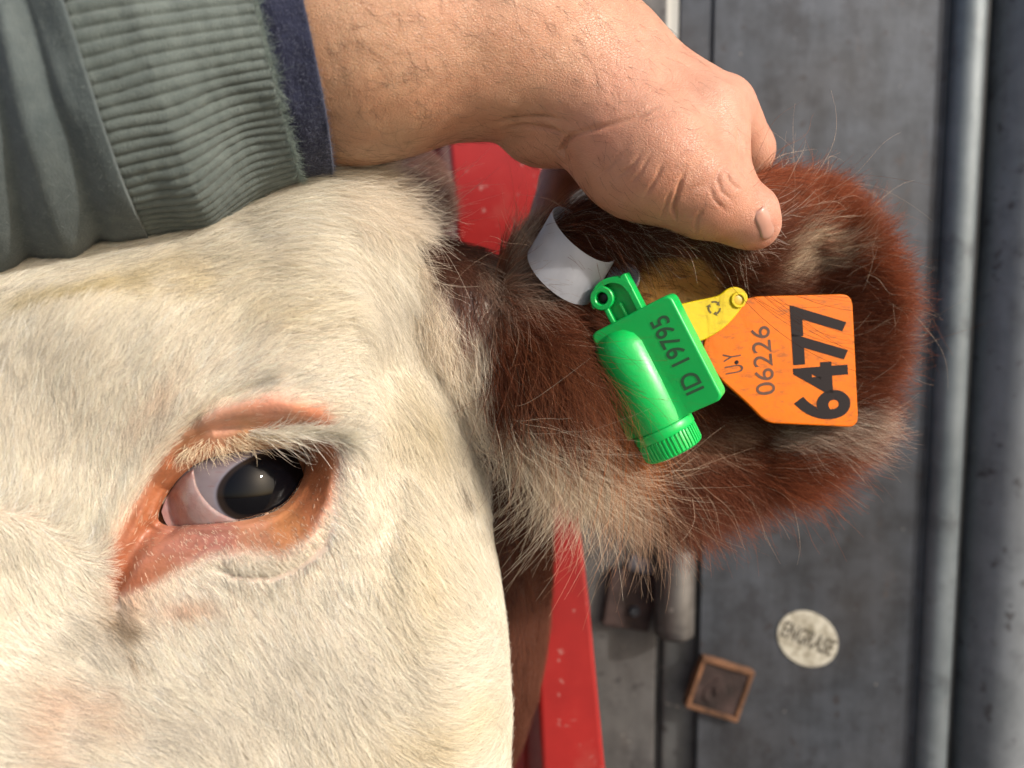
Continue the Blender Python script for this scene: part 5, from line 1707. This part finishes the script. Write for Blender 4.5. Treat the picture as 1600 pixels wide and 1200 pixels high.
# a few dark ear hairs lying over the thumb
N = 30
r, n = sample_surface(Ve[:-2], Qe, N, lambda x, y: polymask(x, y, [(1085, 380), (1150, 375), (1165, 400), (1095, 405)], 5), facing=-0.5)
px, py = to_px(r)
a = np.radians(-24 + rng.normal(0, 9, N))
hair('crossing_hairs', r, n, np.cos(a), np.sin(a), 190 * PXE, 0.00006, np.array([.06, .025, .015]) * rng.normal(1, .2, N)[:, None], M_brown, cow, 0.95, 10, 0.5, 30, 47, 0.25, 0.04, 0.0, 0.08)

# stray single hairs standing out of the ear's outline
N = 420
r, n = sample_surface(Ve[:-2], Qe, N, lambda x, y: sstep(190, 240, np.hypot((x - 1075) / 1.35, y - 545)) + 0.06, facing=-0.6)
px, py = to_px(r)
a = np.arctan2(py - 545, px - 1075) + rng.normal(0, .5, N)
c = np.where((rng.random(N) < .5)[:, None], np.array([.62, .48, .36]), np.array([.26, .10, .05])) * rng.normal(1, .2, N)[:, None]
hair('stray_hairs', r, n, np.cos(a), np.sin(a), (50 + 70 * rng.random(N) ** 2) * PXE, 0.00006, c, M_brown, cow, 0.5, 9, 0.0, 26, 43, 0.6, 0.1, 0.1, 0.2)

# --- neck and ear root fur
N = 60000
r, n = sample_surface(Vn, Qn, N, lambda x, y: ((x > 560) & (y < 1250)) * (1 - polymask(x, y, [(778, 440), (960, 440), (960, 690), (800, 690), (782, 600)], 8)))
px, py = to_px(r)
a = np.radians(idw(px, py, [(660, 380, 45), (720, 430, 75), (770, 470, 95), (740, 560, 72), (700, 520, 68), (690, 620, 62), (800, 600, 75), (780, 740, 80), (820, 900, 85), (760, 680, 60)], 3)[:, 0])
wf = polymask(px + 9 * fbm(px / 14, py / 14, 66), py, [(560, 400), (640, 395), (672, 430), (696, 470), (714, 520), (726, 548), (738, 512), (768, 490), (774, 560), (786, 640), (830, 700), (900, 760), (900, 770), (790, 700), (740, 690), (560, 700)], 5)[:, None]
c = idw(px, py, [(650, 380, .10, .042, .03), (720, 420, .095, .036, .022), (735, 480, .16, .07, .05), (770, 420, .40, .31, .24), (800, 560, .11, .042, .022), (780, 760, .10, .035, .02), (820, 850, .12, .042, .022), (830, 950, .17, .065, .04), (760, 900, .09, .035, .022)], 4)
c = c * (1 - wf) + np.array([.74, .66, .54]) * (1 + 0.08 * fbm(px / 40, py / 40, 67))[:, None] * wf
c = c * rng.normal(1, .17, N)[:, None]
hair('neck_fur', r, n, np.cos(a), np.sin(a), np.where(wf[:, 0] > .5, 72, 52) * 0.34 / F, 0.000085, c, M_brown, cow, 0.22, 6, 0.5, 16, 29, 0.2, 0.05, 0.0, 0.2)

# far ear beyond the poll
def far_ear():
    X, org = grid((-0.13, 0.06, 0.38), (0.0, 0.16, 0.50), 0.003)
    f = sd_cap(X, P(500, 300, .42), P(630, 306, .44), 0.020, 0.020)
    f = smin(f, sd_cap(X, P(640, 306, .44), P(672, 322, .455), 0.020, 0.010), 0.01)
    V, Q = surface_nets(f, org, 0.003)
    o = mesh_obj('far_ear', W(V), Q, plain('far_ear_skin', (0.20, 0.10, 0.08), 0.7, 0, 0.25, 60), cow)
    setp(o, 'pinkish brown far ear showing behind the forelock')
    r, n = sample_surface(V, Q, 6000, lambda x, y: np.ones(np.shape(x)))
    c = np.array([.26, .15, .115]) * rng.normal(1, .2, 6000)[:, None]
    hair('far_ear_fur', r, n, np.full(6000, .9), np.full(6000, .3), 0.012, 0.0001, c, M_brown, o if False else cow, 0.3, 5, 0.4, 16, 31)
far_ear()

# --- arm hair, cuff fuzz
N = 1700
r, n = sample_surface(Vp, Qp, N, lambda x, y: ((x > 505) & (y < 400)) * np.interp(x, [505, 900, 1100, 1180], [1, .5, .12, 0.0]) , facing=-0.2)
px, py = to_px(r)
a = np.radians(idw(px, py, [(550, 100, 40), (650, 60, 25), (600, 220, 60), (800, 80, 20), (900, 120, 35), (1050, 100, 40)], 3)[:, 0]) + rng.normal(0, .3, N)
hair('arm_hair', r, n, np.cos(a), np.sin(a), 0.0065, 0.00003, np.array([.05, .03, .02]) * np.ones((N, 3)), M_armhair, person, 0.15, 6, 0.1, 30, 37, 0.35, 0.05, 0, 0.25)

def fuzz(name, V, rows, nth, N, L, c, parent, sig=0.8, rad=0.00005):
    """loose fibres along the last rows of a tube"""
    idx = rng.integers(rows[0] * nth, rows[1] * nth, N)
    r = V[idx]
    cen = V.reshape(-1, nth, 3).mean(1)[idx // nth]
    n = norm(r - cen)
    a = rng.normal(0, sig, N)
    colr = np.array(c) * rng.normal(1, .2, N)[:, None]
    hair(name, r, n, np.cos(a), np.sin(a), L, rad, colr, M_armhair, parent, 0.8, 5, 0.0, 20, 41, 0.8, 0.2, 0, 0.5)
fuzz('cuff_fray', Vc, (75, 78), 1040, 4200, 0.0020, (.20, .25, .23), cuff, 0.9, 0.00005)
fuzz('navy_fuzz', Vv, (8, 49), 420, 9000, 0.0011, (.12, .13, .19), navy, 1.5, 0.000032)
fuzz('sleeve_fuzz', Vs, (30, 166), 300, 5000, 0.0011, (.17, .20, .19), sleeve, 1.5, 0.000026)
